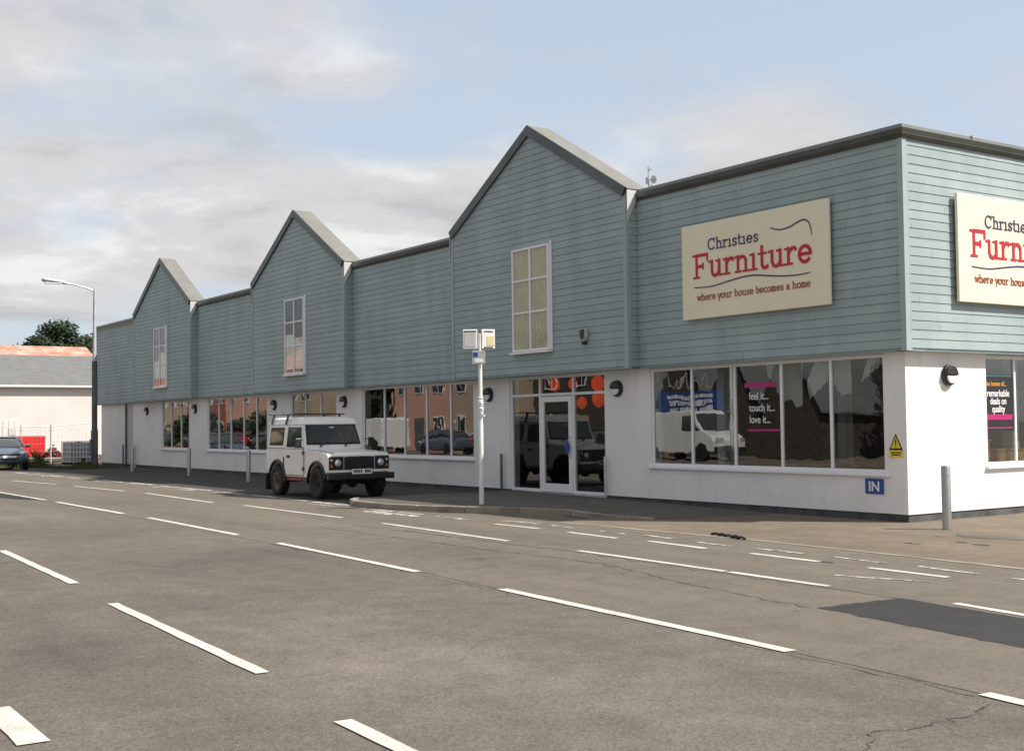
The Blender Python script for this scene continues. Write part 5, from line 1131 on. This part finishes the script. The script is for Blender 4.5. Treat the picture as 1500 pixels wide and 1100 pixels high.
for i, (x, y, h, lf, l) in enumerate([(-20.5, -27, 7.5, 'leaf_mid', 'green garden tree across the street near the stone gables'), (-38.4, -34, 9.5, 'leaf_dark', 'dark garden tree behind the stone gables across the street'),
                                      (-61.3, -27, 7, 'leaf_mid', 'green tree between the pink and the dark house across the street'), (-15, -33, 8, 'leaf_dark', 'dark garden tree across the street nearest to the camera'),
   (-65.5, -25, 6, 'leaf_mid', 'low green tree in the gap between the pink and cream houses'), (-70.0, -28, 8, 'leaf_mid', 'tall green tree in the gap between the pink and cream houses'), (-78, -21.5, 2.4, 'leaf_dark', 'small dark street tree before the cream red roofed house'), (-92, -21.5, 2.6, 'leaf_dark', 'small dark street tree before the far cream house')]):
    tree((x, y, 0), h, 2.6, 4, lf, l, 2200, seed=30 + i, group='garden trees across the street', ls=.28)

# painted shop board across the street, mirrored in the big window
r = empty('shop_board', (-33.2, -23.3, 0), 0, 'blue shop board with white script on posts across the street', 'board')
b = MB(); b.box(0, 4.4, -.05, 0, 2.0, 3.1); obj('panel', b, 'blue_sign', r)
for x in (.3, 4.0): b = MB(); b.box(x, x + .1, -.15, -.05, 0, 3.1); obj('post', b, 'wood', r)
q = ribbon([(.2, 3.3), (.6, 3.9), (.9, 3.3), (1.3, 3.6), (1.5, 3.3), (2.0, 3.95), (2.1, 3.25), (2.5, 3.6), (2.8, 3.3), (3.3, 3.9), (3.5, 3.3), (4.2, 3.8)], .08); q.v = [(v[0], .02, v[2]) for v in q.v]; obj('script', q, 'galv', r)
for z in (2.75, 2.45, 2.15):
    b = MB(); x = .6
    while x < 3.7: w_ = random.uniform(.08, .2); b.box(x, x + w_, .001, .012, z, z + .2); x += w_ + .07
    obj('line', b, 'white_paint', r)

# pale sheets added inside the big window, cut to irregular outlines
for P, l in [([(-3.47, 2.72), (-3.05, 2.72), (-3.02, 1.97), (-3.16, 2.19), (-3.32, 2.35)], 'added pale cutout at the right of the lettered pane of the big window'),
             ([(-3.03, 2.72), (-2.53, 2.72), (-2.54, 1.93), (-2.74, 1.86), (-2.79, 2.04), (-3.03, 1.99)], 'widest added white cutout in the left of the fourth pane'),
             ([(-2.24, 2.72), (-1.92, 2.73), (-2.01, 2.3), (-2.42, 2.0), (-2.46, 2.32)], 'pointed added pale cutout in the right of the fourth pane'),
             ([(-1.84, 2.73), (-1.48, 2.74), (-1.44, 2.11), (-1.68, 2.06), (-1.85, 2.27)], 'added white cutout at the left of the last pane of the big window'),
             ([(-1.08, 2.74), (-0.84, 2.74), (-0.84, 2.51), (-0.97, 2.48), (-1.26, 2.28)], 'slanting added white cutout in the right corner of the last pane')]:
    cx = sum(p[0] for p in P) / len(P); n = 14; b = MB(); vs = []; lo, hi = min(p[0] for p in P), max(p[0] for p in P)
    def zr(x):
        zs = []
        for i in range(len(P)):
            a, c = P[i], P[(i + 1) % len(P)]
            if (a[0] - x) * (c[0] - x) <= 0 and abs(a[0] - c[0]) > 1e-6: zs.append(a[1] + (c[1] - a[1]) * (x - a[0]) / (c[0] - a[0]))
        return (min(zs), max(zs)) if zs else (2.7, 2.72)
    for i in range(n + 1):
        x = lo + (hi - lo) * (.02 + .96 * i / n); z0, z1 = zr(x); f = .02 * math.sin(i * 1.7)
        vs += [(x, .40 + f * 1.6, z0), (x, .40 + f * .4, z1), (x, .406 + f * .4, z1), (x, .406 + f * 1.6, z0)]
    b.add(vs, [(4 * i + j, 4 * i + (j + 1) % 4, 4 * i + 4 + (j + 1) % 4, 4 * i + 4 + j) for i in range(n) for j in range(4)])
    tag(obj('cutout', b, 'fabric_white', smooth=True), l, 'cutout', 'pale cutouts in the big window')
# dark hedge along the opposite kerb
b = MB(); random.seed(9)
for i in range(9000):
    x = random.uniform(-112, -70); y = -20.9 + random.gauss(0, .3); z = 1.35 * random.random() ** .6 + .1 * math.sin(x * 1.3); q = .12
    u = Vector((random.gauss(0, 1), random.gauss(0, 1), random.gauss(0, 1))).normalized(); v = u.cross(Vector((random.gauss(0, 1), random.gauss(0, 1), random.gauss(0, 1)))).normalized(); p = Vector((x, y, max(.05, z)))
    b.add([p - u * q, p + v * q * .6, p + u * q, p - v * q * .6], [(0, 1, 2, 3)])
tag(obj('hedge', b, 'leaf_mid'), 'dark green clipped hedge along the kerb across the street', 'hedge')
